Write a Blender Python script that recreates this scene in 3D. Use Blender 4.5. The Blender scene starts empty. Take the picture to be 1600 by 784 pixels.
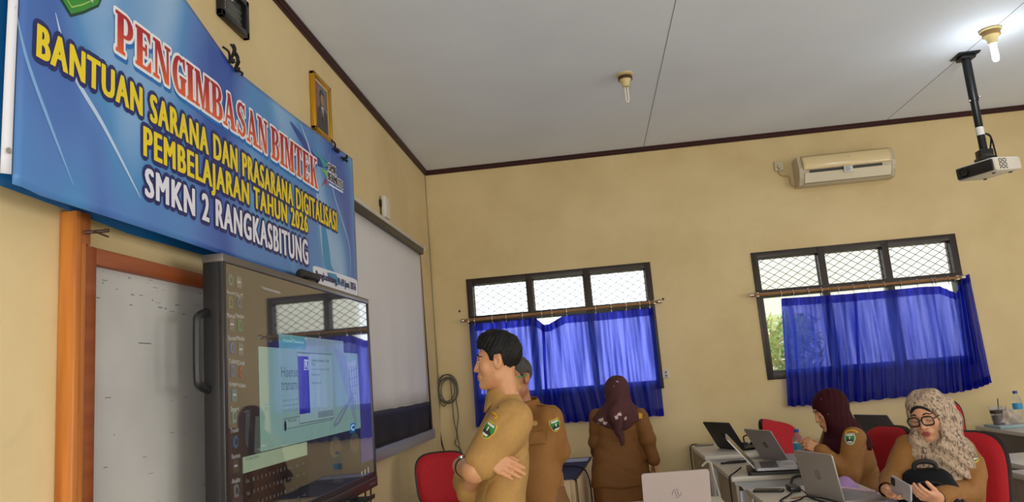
import bpy, bmesh, math, random
import numpy as np
from mathutils import Vector, Matrix

sc = bpy.context.scene
C = sc.collection
rnd = random.Random(7)

# ------------------------------------------------------------------ camera, world, exposure
D = 6.96            # back wall
H = 3.554           # ceiling
F = 1160.0          # focal length in pixels of the 1600 wide frame
CAM = Vector((1.463, 0.0, 1.49))
YAW, PITCH, ROLL = math.radians(5.463), math.radians(9.648), math.radians(4.716)
RM = Matrix.Rotation(YAW, 3, 'Z') @ Matrix.Rotation(PITCH, 3, 'X') @ Matrix.Rotation(ROLL, 3, 'Y')
cam = bpy.data.cameras.new('camera'); camo = bpy.data.objects.new('camera', cam); C.objects.link(camo)
cam.sensor_fit = 'HORIZONTAL'; cam.sensor_width = 36.0; cam.lens = 36.0 * F / 1600.0; cam.clip_start = 0.05
r_, f_, u_ = RM.col[0], RM.col[1], RM.col[2]
m = Matrix.Identity(4)
for i in range(3):
    m[i][0], m[i][1], m[i][2], m[i][3] = r_[i], u_[i], -f_[i], CAM[i]
camo.matrix_world = m
sc.camera = camo

w = bpy.data.worlds.new('World'); sc.world = w; w.use_nodes = True
bg = w.node_tree.nodes['Background']
bg.inputs[0].default_value = (0.93, 0.97, 1.0, 1); bg.inputs[1].default_value = 2.3

sc.view_settings.view_transform = 'Standard'; sc.view_settings.look = 'None'
sc.view_settings.exposure = 0.0; sc.view_settings.gamma = 1.0
sc.view_settings.use_curve_mapping = False

def area(name, loc, rot, sx, sy, power, col=(1, 1, 1)):
    l = bpy.data.lights.new(name, 'AREA'); l.shape = 'RECTANGLE'; l.size = sx; l.size_y = sy
    l.energy = power; l.color = col
    o = bpy.data.objects.new(name, l); o.location = loc; o.rotation_euler = rot; C.objects.link(o)
    o.visible_camera = True
    return o
RX = 7.2            # right wall
FY = -2.6           # wall behind the camera
# daylight that comes in through the open side of the room: the windows and doors of the right wall and of the wall behind
for i, (y0, y1) in enumerate(((-1.7, 0.3), (1.3, 3.3), (4.3, 5.9))):
    area('window_daylight', (RX - 0.03, (y0 + y1) / 2, 1.75), (0, math.radians(90), 0), 1.5, y1 - y0, (64, 30, 4)[i], (1.0, 0.97, 0.93))
area('door_daylight', (1.6, FY + 0.03, 1.35), (math.radians(90), 0, 0), 2.2, 2.3, 84, (1.0, 0.97, 0.92))

# ------------------------------------------------------------------ small helpers
def ray(px, py):
    return RM @ Vector(((px - 800.0) / F, 1.0, -(py - 392.0) / F))
def on(px, py, ax, val):
    r = ray(px, py); return CAM + r * ((val - CAM[ax]) / r[ax])
def at(px, py, Y): return on(px, py, 1, Y)
def Bk(px, py, off=0.0): return on(px, py, 1, D - off)
def Lf(px, py, off=0.0): return on(px, py, 0, off)
def Zt(px, py, z): return on(px, py, 2, z)

def lin(c):
    out = []
    for v in c[:3]:
        v = v / 255.0
        out.append(v / 12.92 if v <= 0.04045 else ((v + 0.055) / 1.055) ** 2.4)
    return (*out, 1.0)

def nmat(name):
    m = bpy.data.materials.new(name); m.use_nodes = True
    nt = m.node_tree; b = nt.nodes['Principled BSDF']
    return m, nt, b

def mat(name, rgb, rough=0.6, metal=0.0, var=0.0, scale=8.0, bump=0.0, bscale=60.0, spec=0.5, emit=None, es=0.0, trans=0.0, alpha=1.0, rgb2=None, detail=4.0, stretch=None):
    m, nt, b = nmat(name)
    c = lin(rgb); b.inputs['Base Color'].default_value = c
    b.inputs['Roughness'].default_value = rough; b.inputs['Metallic'].default_value = metal
    b.inputs['Specular IOR Level'].default_value = spec
    if trans: b.inputs['Transmission Weight'].default_value = trans
    if alpha < 1: b.inputs['Alpha'].default_value = alpha
    if emit: b.inputs['Emission Color'].default_value = lin(emit); b.inputs['Emission Strength'].default_value = es
    tc = nt.nodes.new('ShaderNodeTexCoord'); src = tc.outputs['Object']
    if stretch:
        mp = nt.nodes.new('ShaderNodeMapping'); mp.inputs['Scale'].default_value = stretch
        nt.links.new(src, mp.inputs[0]); src = mp.outputs[0]
    if var or rgb2:
        n = nt.nodes.new('ShaderNodeTexNoise'); n.inputs['Scale'].default_value = scale; n.inputs['Detail'].default_value = detail
        nt.links.new(src, n.inputs['Vector'])
        rp = nt.nodes.new('ShaderNodeValToRGB')
        if rgb2: a_, b_ = c, lin(rgb2)
        else:
            a_ = tuple(max(0, v * (1 - var)) for v in c[:3]) + (1,); b_ = tuple(min(1, v * (1 + var)) for v in c[:3]) + (1,)
        rp.color_ramp.elements[0].position = 0.3; rp.color_ramp.elements[1].position = 0.7
        rp.color_ramp.elements[0].color = a_; rp.color_ramp.elements[1].color = b_
        nt.links.new(n.outputs['Fac'], rp.inputs[0]); nt.links.new(rp.outputs[0], b.inputs['Base Color'])
    if bump:
        n2 = nt.nodes.new('ShaderNodeTexNoise'); n2.inputs['Scale'].default_value = bscale; n2.inputs['Detail'].default_value = 3
        nt.links.new(src, n2.inputs['Vector'])
        bp = nt.nodes.new('ShaderNodeBump'); bp.inputs['Strength'].default_value = bump; bp.inputs['Distance'].default_value = 0.01
        nt.links.new(n2.outputs['Fac'], bp.inputs['Height']); nt.links.new(bp.outputs[0], b.inputs['Normal'])
    return m

class MB:
    """collects shapes and links them as one mesh object"""
    def __init__(s): s.v = []; s.f = []; s.mi = []; s.sm = []
    def add(s, vs, fs, mi=0, smooth=False):
        o = len(s.v); s.v += [tuple(p) for p in vs]
        for f in fs: s.f.append(tuple(i + o for i in f)); s.mi.append(mi); s.sm.append(smooth)
        return s
    def box(s, lo, hi, mi=0, bev=0.0, M=None, seg=2):
        lo = Vector(lo); hi = Vector(hi)
        if bev <= 0:
            vs = [Vector((x, y, z)) for x in (lo.x, hi.x) for y in (lo.y, hi.y) for z in (lo.z, hi.z)]
            fs = [(0, 1, 3, 2), (4, 6, 7, 5), (0, 4, 5, 1), (2, 3, 7, 6), (0, 2, 6, 4), (1, 5, 7, 3)]
            if M is not None: vs = [M @ p for p in vs]
            return s.add(vs, fs, mi)
        bm = bmesh.new(); bmesh.ops.create_cube(bm, size=1.0)
        for p in bm.verts: p.co = Vector(((lo.x + hi.x) / 2 + p.co.x * (hi.x - lo.x), (lo.y + hi.y) / 2 + p.co.y * (hi.y - lo.y), (lo.z + hi.z) / 2 + p.co.z * (hi.z - lo.z)))
        bmesh.ops.bevel(bm, geom=list(bm.edges), offset=bev, segments=seg, profile=0.5, affect='EDGES')
        bm.verts.index_update()
        vs = [(M @ p.co if M is not None else p.co.copy()) for p in bm.verts]
        fs = [tuple(q.index for q in f.verts) for f in bm.faces]; bm.free()
        return s.add(vs, fs, mi, True)
    def tube(s, pts, r, n=8, mi=0, caps=True):
        pts = [Vector(p) for p in pts]; k = len(pts)
        rs = r if isinstance(r, (list, tuple)) else [r] * k
        vs = []; up = Vector((0.123, 0.31, 0.94)).normalized(); pu = None
        for i, p in enumerate(pts):
            t = (pts[min(i + 1, k - 1)] - pts[max(i - 1, 0)]).normalized()
            a = (pu - t * pu.dot(t)) if pu is not None else t.orthogonal()
            if a.length < 1e-6: a = t.orthogonal()
            a.normalize(); b = t.cross(a); pu = a
            for j in range(n):
                q = 2 * math.pi * j / n; vs.append(p + (a * math.cos(q) + b * math.sin(q)) * rs[i])
        fs = [(i * n + j, i * n + (j + 1) % n, (i + 1) * n + (j + 1) % n, (i + 1) * n + j) for i in range(k - 1) for j in range(n)]
        if caps: fs += [tuple(range(n))[::-1], tuple((k - 1) * n + j for j in range(n))]
        return s.add(vs, fs, mi, True)
    def lathe(s, prof, n=20, mi=0, M=None, c=(0, 0, 0)):
        c = Vector(c); vs = []; k = len(prof)
        for (r, z) in prof:
            for j in range(n):
                q = 2 * math.pi * j / n; p = Vector((r * math.cos(q), r * math.sin(q), z)); p = (M @ p if M is not None else p + c); vs.append(p)
        fs = [(i * n + j, i * n + (j + 1) % n, (i + 1) * n + (j + 1) % n, (i + 1) * n + j) for i in range(k - 1) for j in range(n)]
        fs += [tuple(range(n))[::-1], tuple((k - 1) * n + j for j in range(n))]
        return s.add(vs, fs, mi, True)
    def prism(s, poly, d0, d1, fn, mi=0, smooth=False):
        """polygon of (u, v) extruded between depths d0, d1; fn(u, v, d) gives the point"""
        n = len(poly); vs = [fn(u, v, d0) for u, v in poly] + [fn(u, v, d1) for u, v in poly]
        fs = [tuple(range(n))[::-1], tuple(range(n, 2 * n))] + [(i, (i + 1) % n, n + (i + 1) % n, n + i) for i in range(n)]
        return s.add(vs, fs, mi, smooth)
    def sheet(s, nu, nv, fn, mi=0, smooth=True, thick=None):
        vs = [fn(i / nu, j / nv) for i in range(nu + 1) for j in range(nv + 1)]
        fs = [(i * (nv + 1) + j, (i + 1) * (nv + 1) + j, (i + 1) * (nv + 1) + j + 1, i * (nv + 1) + j + 1) for i in range(nu) for j in range(nv)]
        return s.add(vs, fs, mi, smooth)
    def build(s, name, mats, parent=None, loc=None, fixn=True, solid=0.0):
        me = bpy.data.meshes.new(name)
        if loc is not None:
            L = Vector(loc); me.from_pydata([tuple(Vector(p) - L) for p in s.v], [], s.f)
        else: me.from_pydata(s.v, [], s.f)
        if not isinstance(mats, (list, tuple)): mats = [mats]
        for q in mats: me.materials.append(q)
        me.polygons.foreach_set('material_index', s.mi); me.polygons.foreach_set('use_smooth', s.sm)
        if fixn:
            bm = bmesh.new(); bm.from_mesh(me); bmesh.ops.recalc_face_normals(bm, faces=bm.faces); bm.to_mesh(me); bm.free()
        me.update()
        if any(s.sm): me.set_sharp_from_angle(angle=math.radians(40))
        o = bpy.data.objects.new(name, me); C.objects.link(o)
        if loc is not None: o.location = loc
        if solid:
            md = o.modifiers.new('solid', 'SOLIDIFY'); md.thickness = solid; md.offset = 0
        if parent is not None:
            o.parent = parent
            if loc is None: o.matrix_parent_inverse = pmat(parent).inverted()
        return o

def pmat(o):
    M = Matrix.LocRotScale(o.location, o.rotation_euler, o.scale)
    return (pmat(o.parent) @ o.matrix_parent_inverse @ M) if o.parent else M

def tag(o, label=None, cat=None, group=None, kind=None):
    if label: o['label'] = label
    if cat: o['category'] = cat
    if group: o['group'] = group
    if kind: o['kind'] = kind
    return o
def thing(name, label, cat, loc, group=None, rz=0.0):
    o = bpy.data.objects.new(name, None); o.empty_display_size = 0.1; C.objects.link(o); o.location = loc; o.rotation_euler = (0, 0, rz)
    return tag(o, label, cat, group)
def local(root):
    """matrix that takes root-local points to the world, for building directly in world space"""
    return pmat(root)
def spline(pts, n=8):
    pts = [Vector(p) for p in pts]; out = []
    P = [pts[0]] + pts + [pts[-1]]
    for i in range(1, len(P) - 2):
        for k in range(n):
            t = k / n; a, b, c, d = P[i - 1], P[i], P[i + 1], P[i + 2]
            out.append(0.5 * ((2 * b) + (c - a) * t + (2 * a - 5 * b + 4 * c - d) * t * t + (3 * b - a - 3 * c + d) * t ** 3))
    out.append(pts[-1]); return out
def rrect(u0, v0, u1, v1, r, n=5):
    out = []
    for (cu, cv, a0) in ((u1 - r, v1 - r, 0), (u0 + r, v1 - r, 90), (u0 + r, v0 + r, 180), (u1 - r, v0 + r, 270)):
        for k in range(n + 1):
            a = math.radians(a0 + 90 * k / n); out.append((cu + r * math.cos(a), cv + r * math.sin(a)))
    return out
def frame_of(o, x, z):
    """matrix with local x along x, z along z, origin o"""
    x = Vector(x).normalized(); z = Vector(z); z = (z - x * z.dot(x)).normalized(); y = z.cross(x)
    M = Matrix.Identity(4)
    for i in range(3): M[i][0], M[i][1], M[i][2], M[i][3] = x[i], y[i], z[i], o[i]
    return M
_txt = {}
def text_mesh(s, off=0.0, spacing=1.0):
    key = (s, off, spacing)
    if key not in _txt:
        cu = bpy.data.curves.new('text', 'FONT'); cu.body = s; cu.offset = off; cu.space_character = spacing; cu.resolution_u = 3
        o = bpy.data.objects.new('text', cu); C.objects.link(o)
        dg = bpy.context.evaluated_depsgraph_get(); dg.update()
        me = bpy.data.meshes.new_from_object(o.evaluated_get(dg))
        vs = [v.co.copy() for v in me.vertices]; fs = [tuple(p.vertices) for p in me.polygons]
        bpy.data.objects.remove(o); bpy.data.curves.remove(cu); bpy.data.meshes.remove(me)
        _txt[key] = (vs, fs)
    return _txt[key]
def fit_text(mb, s, fn, u0, v0, u1, v1, off=0.0, mi=0, d=0.0, base=None, spacing=1.0, caps=False):
    """lettering stretched to fill the box u0..u1, v0..v1; fn(u, v, d) gives the point"""
    bvs, _ = text_mesh(s, base if base is not None else off, spacing)
    xs = [p.x for p in bvs]; ys = [p.y for p in bvs]
    x0, x1, y0, y1 = min(xs), max(xs), min(ys), max(ys)
    if caps:
        hv, _ = text_mesh('H', 0, spacing); y0, y1 = min(p.y for p in hv), max(p.y for p in hv)
    vs, fs = text_mesh(s, off, spacing)
    mb.add([fn(u0 + (p.x - x0) / (x1 - x0) * (u1 - u0), v0 + (p.y - y0) / (y1 - y0) * (v1 - v0), d) for p in vs], fs, mi)
# ------------------------------------------------------------------ the setting
def wall_mat(name, rgb):
    m, nt, b = nmat(name); b.inputs['Roughness'].default_value = 0.55; b.inputs['Specular IOR Level'].default_value = 0.35
    tc = nt.nodes.new('ShaderNodeTexCoord')
    n = nt.nodes.new('ShaderNodeTexNoise'); n.inputs['Scale'].default_value = 1.3; n.inputs['Detail'].default_value = 8; n.inputs['Roughness'].default_value = 0.6
    nt.links.new(tc.outputs['Object'], n.inputs['Vector'])
    rp = nt.nodes.new('ShaderNodeValToRGB'); c = lin(rgb)
    rp.color_ramp.elements[0].position = 0.3; rp.color_ramp.elements[0].color = (c[0] * .86, c[1] * .83, c[2] * .76, 1)
    rp.color_ramp.elements[1].position = 0.6; rp.color_ramp.elements[1].color = c
    nt.links.new(n.outputs['Fac'], rp.inputs[0])
    # worn scuffs and stains of the old paint
    n3 = nt.nodes.new('ShaderNodeTexNoise'); n3.inputs['Scale'].default_value = 7; n3.inputs['Detail'].default_value = 6; n3.inputs['Distortion'].default_value = 0.6
    nt.links.new(tc.outputs['Object'], n3.inputs['Vector'])
    rp3 = nt.nodes.new('ShaderNodeValToRGB'); rp3.color_ramp.elements[0].position = 0.66; rp3.color_ramp.elements[0].color = (0, 0, 0, 1); rp3.color_ramp.elements[1].position = 0.82; rp3.color_ramp.elements[1].color = (.5, .5, .5, 1)
    nt.links.new(n3.outputs['Fac'], rp3.inputs[0])
    mx = nt.nodes.new('ShaderNodeMix'); mx.data_type = 'RGBA'; mx.inputs['B'].default_value = (c[0] * .8, c[1] * .8, c[2] * .85, 1)
    nt.links.new(rp3.outputs[0], mx.inputs['Factor']); nt.links.new(rp.outputs[0], mx.inputs['A']); nt.links.new(mx.outputs['Result'], b.inputs['Base Color'])
    n2 = nt.nodes.new('ShaderNodeTexNoise'); n2.inputs['Scale'].default_value = 16; n2.inputs['Detail'].default_value = 5
    nt.links.new(tc.outputs['Object'], n2.inputs['Vector'])
    bp = nt.nodes.new('ShaderNodeBump'); bp.inputs['Strength'].default_value = 0.12; bp.inputs['Distance'].default_value = 0.01
    nt.links.new(n2.outputs['Fac'], bp.inputs['Height']); nt.links.new(bp.outputs[0], b.inputs['Normal'])
    return m
M_wall = wall_mat('cream_paint', (222, 200, 152))
M_ceil = mat('ceiling_board', (228, 235, 245), 0.8, var=0.03, scale=1.5)
M_floor = mat('floor_tile', (205, 200, 190), 0.25, var=0.05, scale=3)
M_maroon = mat('maroon_cornice', (52, 13, 14), 0.45, var=0.12, scale=20)
M_dkwood = mat('dark_window_frame', (44, 33, 27), 0.4, var=0.15, scale=30)
M_wire = mat('grey_mesh_wire', (52, 46, 46), 0.6)

W1 = (0.335, 2.078, 1.283, 2.447)
W2 = (2.996, 4.794, 1.283, 2.440)
TH = 0.16
def holes_wall(name, along, lo, hi, z0, z1, holes, put):
    """wall slab with rectangular openings; put(a0, a1, za, zb) gives lo, hi"""
    mb = MB(); xs = sorted({lo, hi, *[h[0] for h in holes], *[h[1] for h in holes]})
    for a0, a1 in zip(xs[:-1], xs[1:]):
        hs = [h for h in holes if h[0] <= a0 + 1e-6 and h[1] >= a1 - 1e-6]
        if hs:
            h = hs[0]
            if h[2] > z0: mb.box(*put(a0, a1, z0, h[2]))
            if h[3] < z1: mb.box(*put(a0, a1, h[3], z1))
        else: mb.box(*put(a0, a1, z0, z1))
    return tag(mb.build(name, M_wall), kind='structure')
holes_wall('wall_back', 'x', -TH, RX + TH, 0, H, [W1, W2], lambda a, b, c, d: ((a, D, c), (b, D + TH, d)))
tag(MB().box((-TH, FY, 0), (0, D, H)).build('wall_left', M_wall), kind='structure')
holes_wall('wall_right', 'y', FY, D, 0, H, [(-1.7, 0.3, 1.0, 2.5), (1.3, 3.3, 1.0, 2.5), (4.3, 5.9, 1.0, 2.5)], lambda a, b, c, d: ((RX, a, c), (RX + TH, b, d)))
holes_wall('wall_front', 'x', -TH, RX + TH, 0, H, [(0.5, 2.7, 0.2, 2.5)], lambda a, b, c, d: ((a, FY - TH, c), (b, FY, d)))
tag(MB().box((-TH, FY - TH, -0.12), (RX + TH, D + TH, 0)).build('floor', M_floor), kind='structure')
ce = tag(MB().box((-TH, FY - TH, H), (RX + TH, D + TH, H + 0.1)).build('ceiling', M_ceil), kind='structure')
M_seam = mat('ceiling_seam', (128, 124, 120), 0.8)
sx1 = Zt(1006, 227, H).x; sx2 = Zt(1392, 182, H).x
for x in (sx1, sx2, sx2 + 2.0):
    MB().box((x - 0.002, FY, H - 0.0015), (x + 0.002, D, H)).build('seam', M_seam, ce)
# maroon cornice moulding along the left and back walls: a stepped strip
def cornice(name, fn, L0, L1):
    mb = MB(); prof = [(0, 0), (0.030, 0), (0.030, -0.012), (0.022, -0.018), (0.022, -0.030), (0.012, -0.036), (0.012, -0.044), (0, -0.044)]
    n = len(prof); vs = [fn(L0, a, b) for a, b in prof] + [fn(L1, a, b) for a, b in prof]
    mb.add(vs, [tuple(range(n)), tuple(range(n, 2 * n))[::-1]] + [(i, (i + 1) % n, n + (i + 1) % n, n + i) for i in range(n)])
    return tag(mb.build(name, M_maroon), kind='structure')
cornice('trim_1', lambda l, a, b: (a, l, H + b), FY, D)
cornice('trim_2', lambda l, a, b: (l, D - a, H + b), 0.0, RX)
cornice('trim_3', lambda l, a, b: (RX - a, l, H + b), FY, D)

# ------------------------------------------------------------------ the two windows of the back wall
M_glass = mat('window_glass', (235, 242, 246), 0.05, trans=1.0)
m, nt, b = nmat('clear_pane')
for n_ in list(nt.nodes): nt.nodes.remove(n_)
out = nt.nodes.new('ShaderNodeOutputMaterial'); tr = nt.nodes.new('ShaderNodeBsdfTransparent'); gl = nt.nodes.new('ShaderNodeBsdfGlossy'); mix = nt.nodes.new('ShaderNodeMixShader')
gl.inputs['Roughness'].default_value = 0.02; mix.inputs[0].default_value = 0.06; tr.inputs[0].default_value = (0.97, 0.98, 0.98, 1)
nt.links.new(tr.outputs[0], mix.inputs[1]); nt.links.new(gl.outputs[0], mix.inputs[2]); nt.links.new(mix.outputs[0], out.inputs[0])
M_pane = m
def window(idx, Wd):
    x0, x1, z0, z1 = Wd
    root = bpy.data.objects.new('window_%d' % idx, None); C.objects.link(root); root.location = ((x0 + x1) / 2, D, z0); tag(root, kind='structure')
    t = 0.058; zt = 2.055; mb = MB(); ya, yb = D - 0.012, D + 0.10
    fr = [((x0, z1 - t), (x1, z1)), ((x0, z0), (x1, z0 + t + 0.02)), ((x0, z0), (x0 + t, z1)), ((x1 - t, z0), (x1, z1)), ((x0, zt - 0.035), (x1, zt + 0.035))]
    wd = (x1 - x0 - 2 * t); ms = [x0 + t + wd * k / 3 for k in (1, 2)]
    for q in ms: fr.append(((q - 0.03, z0), (q + 0.03, z1)))
    for k_, (a, c) in enumerate(fr): mb.box((a[0], ya - .0007 * k_, a[1]), (c[0], yb - .0005 * k_, c[1]), bev=0.004)
    mb.build('window_frame', M_dkwood, root)
    xs = [x0 + t] + [q for p in ms for q in (p - 0.03, p + 0.03)] + [x1 - t]
    # pale putty beads just inside the frame edges
    pb = MB()
    for k in range(3):
        a, c = xs[2 * k], xs[2 * k + 1]
        pb.box((a, D + 0.05, zt + 0.035), (a + 0.009, D + 0.062, z1 - t)); pb.box((c - 0.009, D + 0.05, zt + 0.035), (c, D + 0.062, z1 - t)); pb.box((a, D + 0.05, z1 - t - 0.009), (c, D + 0.062, z1 - t))
    pb.build('glazing_bead', mat('bead', (150, 140, 132), 0.5), root)
    for k in range(3):
        a, c = xs[2 * k], xs[2 * k + 1]
        MB().box((a, D + 0.055, zt + 0.035), (c, D + 0.059, z1 - t)).build('pane', M_pane, root)
        MB().box((a, D + 0.055, z0 + t + 0.02), (c, D + 0.059, zt - 0.035)).build('pane', M_pane, root)
        # diamond security mesh across the upper light, one mesh
        g = MB(); A0, A1, Z0, Z1 = a, c, zt + 0.035, z1 - t; px, pz = 0.104, 0.066
        nd = int((A1 - A0) / px + (Z1 - Z0) / pz) + 3
        for sgn in (1, -1):
            for i in range(-nd, nd):
                # line: (x-A0)/px - sgn*(z-Z0)/pz = i + .3
                pts = []
                for s_ in np.linspace(0, 1, 80):
                    z = Z0 + (Z1 - Z0) * s_; x = A0 + px * (i + 0.3 + sgn * (z - Z0) / pz)
                    if A0 <= x <= A1: pts.append((x, D + 0.03, z))
                if len(pts) > 2: g.tube([pts[0], pts[-1]], 0.0030, 4)
        g.build('wire_mesh', M_wire, root)
window(1, W1); window(2, W2)
# the ground and greenery outside
tag(MB().box((-14, D + TH + 0.02, -0.3), (20, D + 22, -0.12)).build('ground_outside', mat('outside_ground', (150, 160, 110), 0.9)), kind='structure')
gw = MB(); gw.box((2.6, D + 4.4, -0.2), (11.5, D + 4.6, 4.6)); gw.box((2.55, D + 4.35, 4.6), (11.55, D + 4.65, 4.7), bev=.02)
tag(gw.build('wall_garden', mat('pale_garden_wall', (246, 244, 236), 0.8, var=.06, scale=1.5)), kind='structure')
hb = MB(); r2 = random.Random(3)
for k in range(3400):
    c = Vector((2.6 + 1.25 * r2.random(), D + 1.1 + 0.9 * r2.random(), -0.05 + 1.95 * r2.random() ** 0.8))
    d1 = Vector((r2.uniform(-1, 1), r2.uniform(-1, 1), r2.uniform(-1, .6))).normalized() * r2.uniform(.06, .16); d2 = d1.orthogonal().normalized() * 0.018
    hb.add([c - d1, c + d2, c + d1, c - d2], [(0, 1, 2, 3)], r2.randrange(3))
tag(hb.build('hedge_foliage', [mat('leaf_green', (150, 190, 90), 0.6), mat('leaf_pale', (190, 215, 140), 0.6), mat('leaf_dry', (205, 200, 130), 0.6)], fixn=False), 'long pale green leaves growing outside the window with pulled back curtain', 'foliage', kind='stuff')

# ------------------------------------------------------------------ curtain rods with rings, and curtains
M_bamboo = mat('brown_rod', (150, 104, 58), 0.4, var=0.15, scale=20)
M_chrome = mat('pale_metal', (205, 200, 195), 0.25, metal=0.9)
m, nt, b = nmat('blue_curtain')
b.inputs['Base Color'].default_value = lin((12, 24, 122)); b.inputs['Roughness'].default_value = 0.36; b.inputs['Specular IOR Level'].default_value = 0.4
tl = nt.nodes.new('ShaderNodeBsdfTranslucent'); tl.inputs[0].default_value = (0.05, 0.10, 0.95, 1)
tp = nt.nodes.new('ShaderNodeBsdfTransparent'); tp.inputs[0].default_value = (0.30, 0.33, 1.0, 1)
mx = nt.nodes.new('ShaderNodeMixShader'); mx.inputs[0].default_value = 0.52
mx2 = nt.nodes.new('ShaderNodeMixShader')
tcn = nt.nodes.new('ShaderNodeTexCoord'); wv = nt.nodes.new('ShaderNodeTexNoise'); wv.inputs['Scale'].default_value = 14; mpn = nt.nodes.new('ShaderNodeMapping'); mpn.inputs['Scale'].default_value = (2.2, .05, 0.10)
nt.links.new(tcn.outputs['Object'], mpn.inputs[0]); nt.links.new(mpn.outputs[0], wv.inputs['Vector'])
mrn = nt.nodes.new('ShaderNodeMapRange'); mrn.inputs['From Min'].default_value = .35; mrn.inputs['From Max'].default_value = .7; mrn.inputs['To Min'].default_value = .05; mrn.inputs['To Max'].default_value = .5
nt.links.new(wv.outputs['Fac'], mrn.inputs['Value']); nt.links.new(mrn.outputs[0], mx2.inputs[0])
nt.links.new(b.outputs[0], mx.inputs[1]); nt.links.new(tl.outputs[0], mx.inputs[2]); nt.links.new(mx.outputs[0], mx2.inputs[1]); nt.links.new(tp.outputs[0], mx2.inputs[2]); nt.links.new(mx2.outputs[0], nt.nodes['Material Output'].inputs[0])
M_curtain = m
def rod(px0, px1, label):
    a, c = Bk(*px0, 0.06), Bk(*px1, 0.06)
    root = thing('curtain_rod', label, 'curtain rod', a)
    MB().tube([a, (a + c) / 2 + Vector((0, 0, -0.004)), c], 0.014, 12).build('pole', M_bamboo, root)
    for p in (a + (c - a) * 0.025, c - (c - a) * 0.02):
        MB().box((p.x - 0.012, p.y - 0.01, p.z - 0.02), (p.x + 0.012, D - 0.012, p.z + 0.02), bev=0.004).build('bracket', M_chrome, root)
    for p, s in ((a, -1), (c, 1)):
        MB().lathe([(0.004, -0.03), (0.016, -0.025), (0.02, -0.008), (0.016, 0.008), (0.010, 0.012)], 14, M=frame_of(p, (0, 0, 1), (-s, 0, 0)) @ Matrix.Identity(4)).build('finial', M_chrome, root)
    return root, a, c
def ring(root, p):
    mb = MB(); mb.tube([p + Vector((0, 0.022 * math.cos(q), -0.008 + 0.024 * math.sin(q))) for q in np.linspace(0, 2 * math.pi, 15)], 0.0035, 5)
    mb.tube([p + Vector((0, 0, -0.03)), p + Vector((0, 0, -0.055))], 0.004, 5)
    mb.build('ring', M_chrome, root)
rod1, ra, rb = rod((724, 501), (1029, 471), 'brown wooden curtain rod with rings across the left window')
rod2, rc, rd = rod((1176, 461), (1503, 433), 'brown wooden curtain rod with rings across the right window')
for q in (732, 742, 770, 792, 818, 848, 864, 887, 932, 956, 979, 1000, 1015):
    ring(rod1, ra + (rb - ra) * ((q - 724) / 305.0))
for q in (1221, 1240, 1264, 1285, 1311, 1335, 1358, 1383, 1408, 1434, 1457, 1462, 1482):
    ring(rod2, rc + (rd - rc) * ((q - 1176) / 327.0))
def curtain(name, label, top, bot, nfold, amp, seed, group=None, yoff=0.06, heading=0.035):
    """top, bot: lists of (px, py) along upper and lower edges on the window wall"""
    r = random.Random(seed); T = [Bk(p[0], p[1], yoff) for p in top]; Bt = [Bk(p[0], p[1], yoff) for p in bot]
    def lerp(L, u):
        s = u * (len(L) - 1); i = min(int(s), len(L) - 2); return L[i].lerp(L[i + 1], s - i)
    ph = [r.uniform(0, 6.28) for _ in range(6)]
    def fn(u, v):
        p = lerp(T, u).lerp(lerp(Bt, u), v)
        uu = u + 0.012 * math.sin(ph[0] + 9 * u) + 0.01 * v * math.sin(ph[1] + 5 * u)
        a = amp * (0.65 + 0.35 * math.sin(ph[2] + 7 * u)) * (0.75 + 0.35 * v)
        f = math.sin(2 * math.pi * nfold * uu + ph[3]); f = f * (0.6 + 0.4 * abs(f))
        off = a * f + 0.3 * a * math.sin(2 * math.pi * nfold * 2.3 * uu + ph[4] + 2 * v)
        if v < heading / 0.9: off *= 0.6
        q = p + Vector((0.25 * a * math.cos(2 * math.pi * nfold * uu + ph[3]), -off, 0.006 * math.sin(6.28 * nfold * uu) * (1 if v > .5 else 0)))
        q.y = min(q.y, D - 0.022)
        return q
    mb = MB(); mb.sheet(int(nfold * 16), 26, fn)
    o = mb.build(name, M_curtain, fixn=False, solid=0.0)
    # stitched heading and hem bands, sewn double
    hb = MB(); hb.sheet(int(nfold * 16), 3, lambda u, v: fn(u, v * 0.075) + Vector((0, -0.003, 0))); hb.build('heading_band', M_curtain, o, fixn=False)
    hm = MB(); hm.sheet(int(nfold * 16), 3, lambda u, v: fn(u, 0.93 + v * 0.07) + Vector((0, -0.003, 0))); hm.build('hem_band', M_curtain, o, fixn=False)
    return tag(o, label, 'curtain', group)
curtain('curtain', 'blue curtain left half of the left window, behind the young man', [(734, 506), (790, 501), (836, 496), (851, 508)], [(744, 668), (790, 666), (858, 662)], 8, 0.014, 1)
curtain('curtain', 'blue curtain right half of the left window, behind the woman facing it', [(846, 508), (858, 506), (880, 493), (940, 488), (1020, 480)], [(853, 661), (900, 659), (960, 655), (1037, 649)], 11, 0.015, 2)
curtain('curtain', 'blue curtain left half of the right window beside the uncovered pane', [(1221, 466), (1270, 463), (1339, 458)], [(1232, 635), (1280, 632), (1348, 627)], 8, 0.016, 3)
curtain('curtain', 'blue curtain right half of the right window with its end pulled past the frame', [(1333, 458), (1380, 454), (1440, 448), (1468, 447), (1494, 458), (1504, 432), (1514, 428)], [(1342, 627), (1400, 621), (1460, 616), (1500, 612), (1530, 605), (1549, 597)], 14, 0.017, 4)
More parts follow.
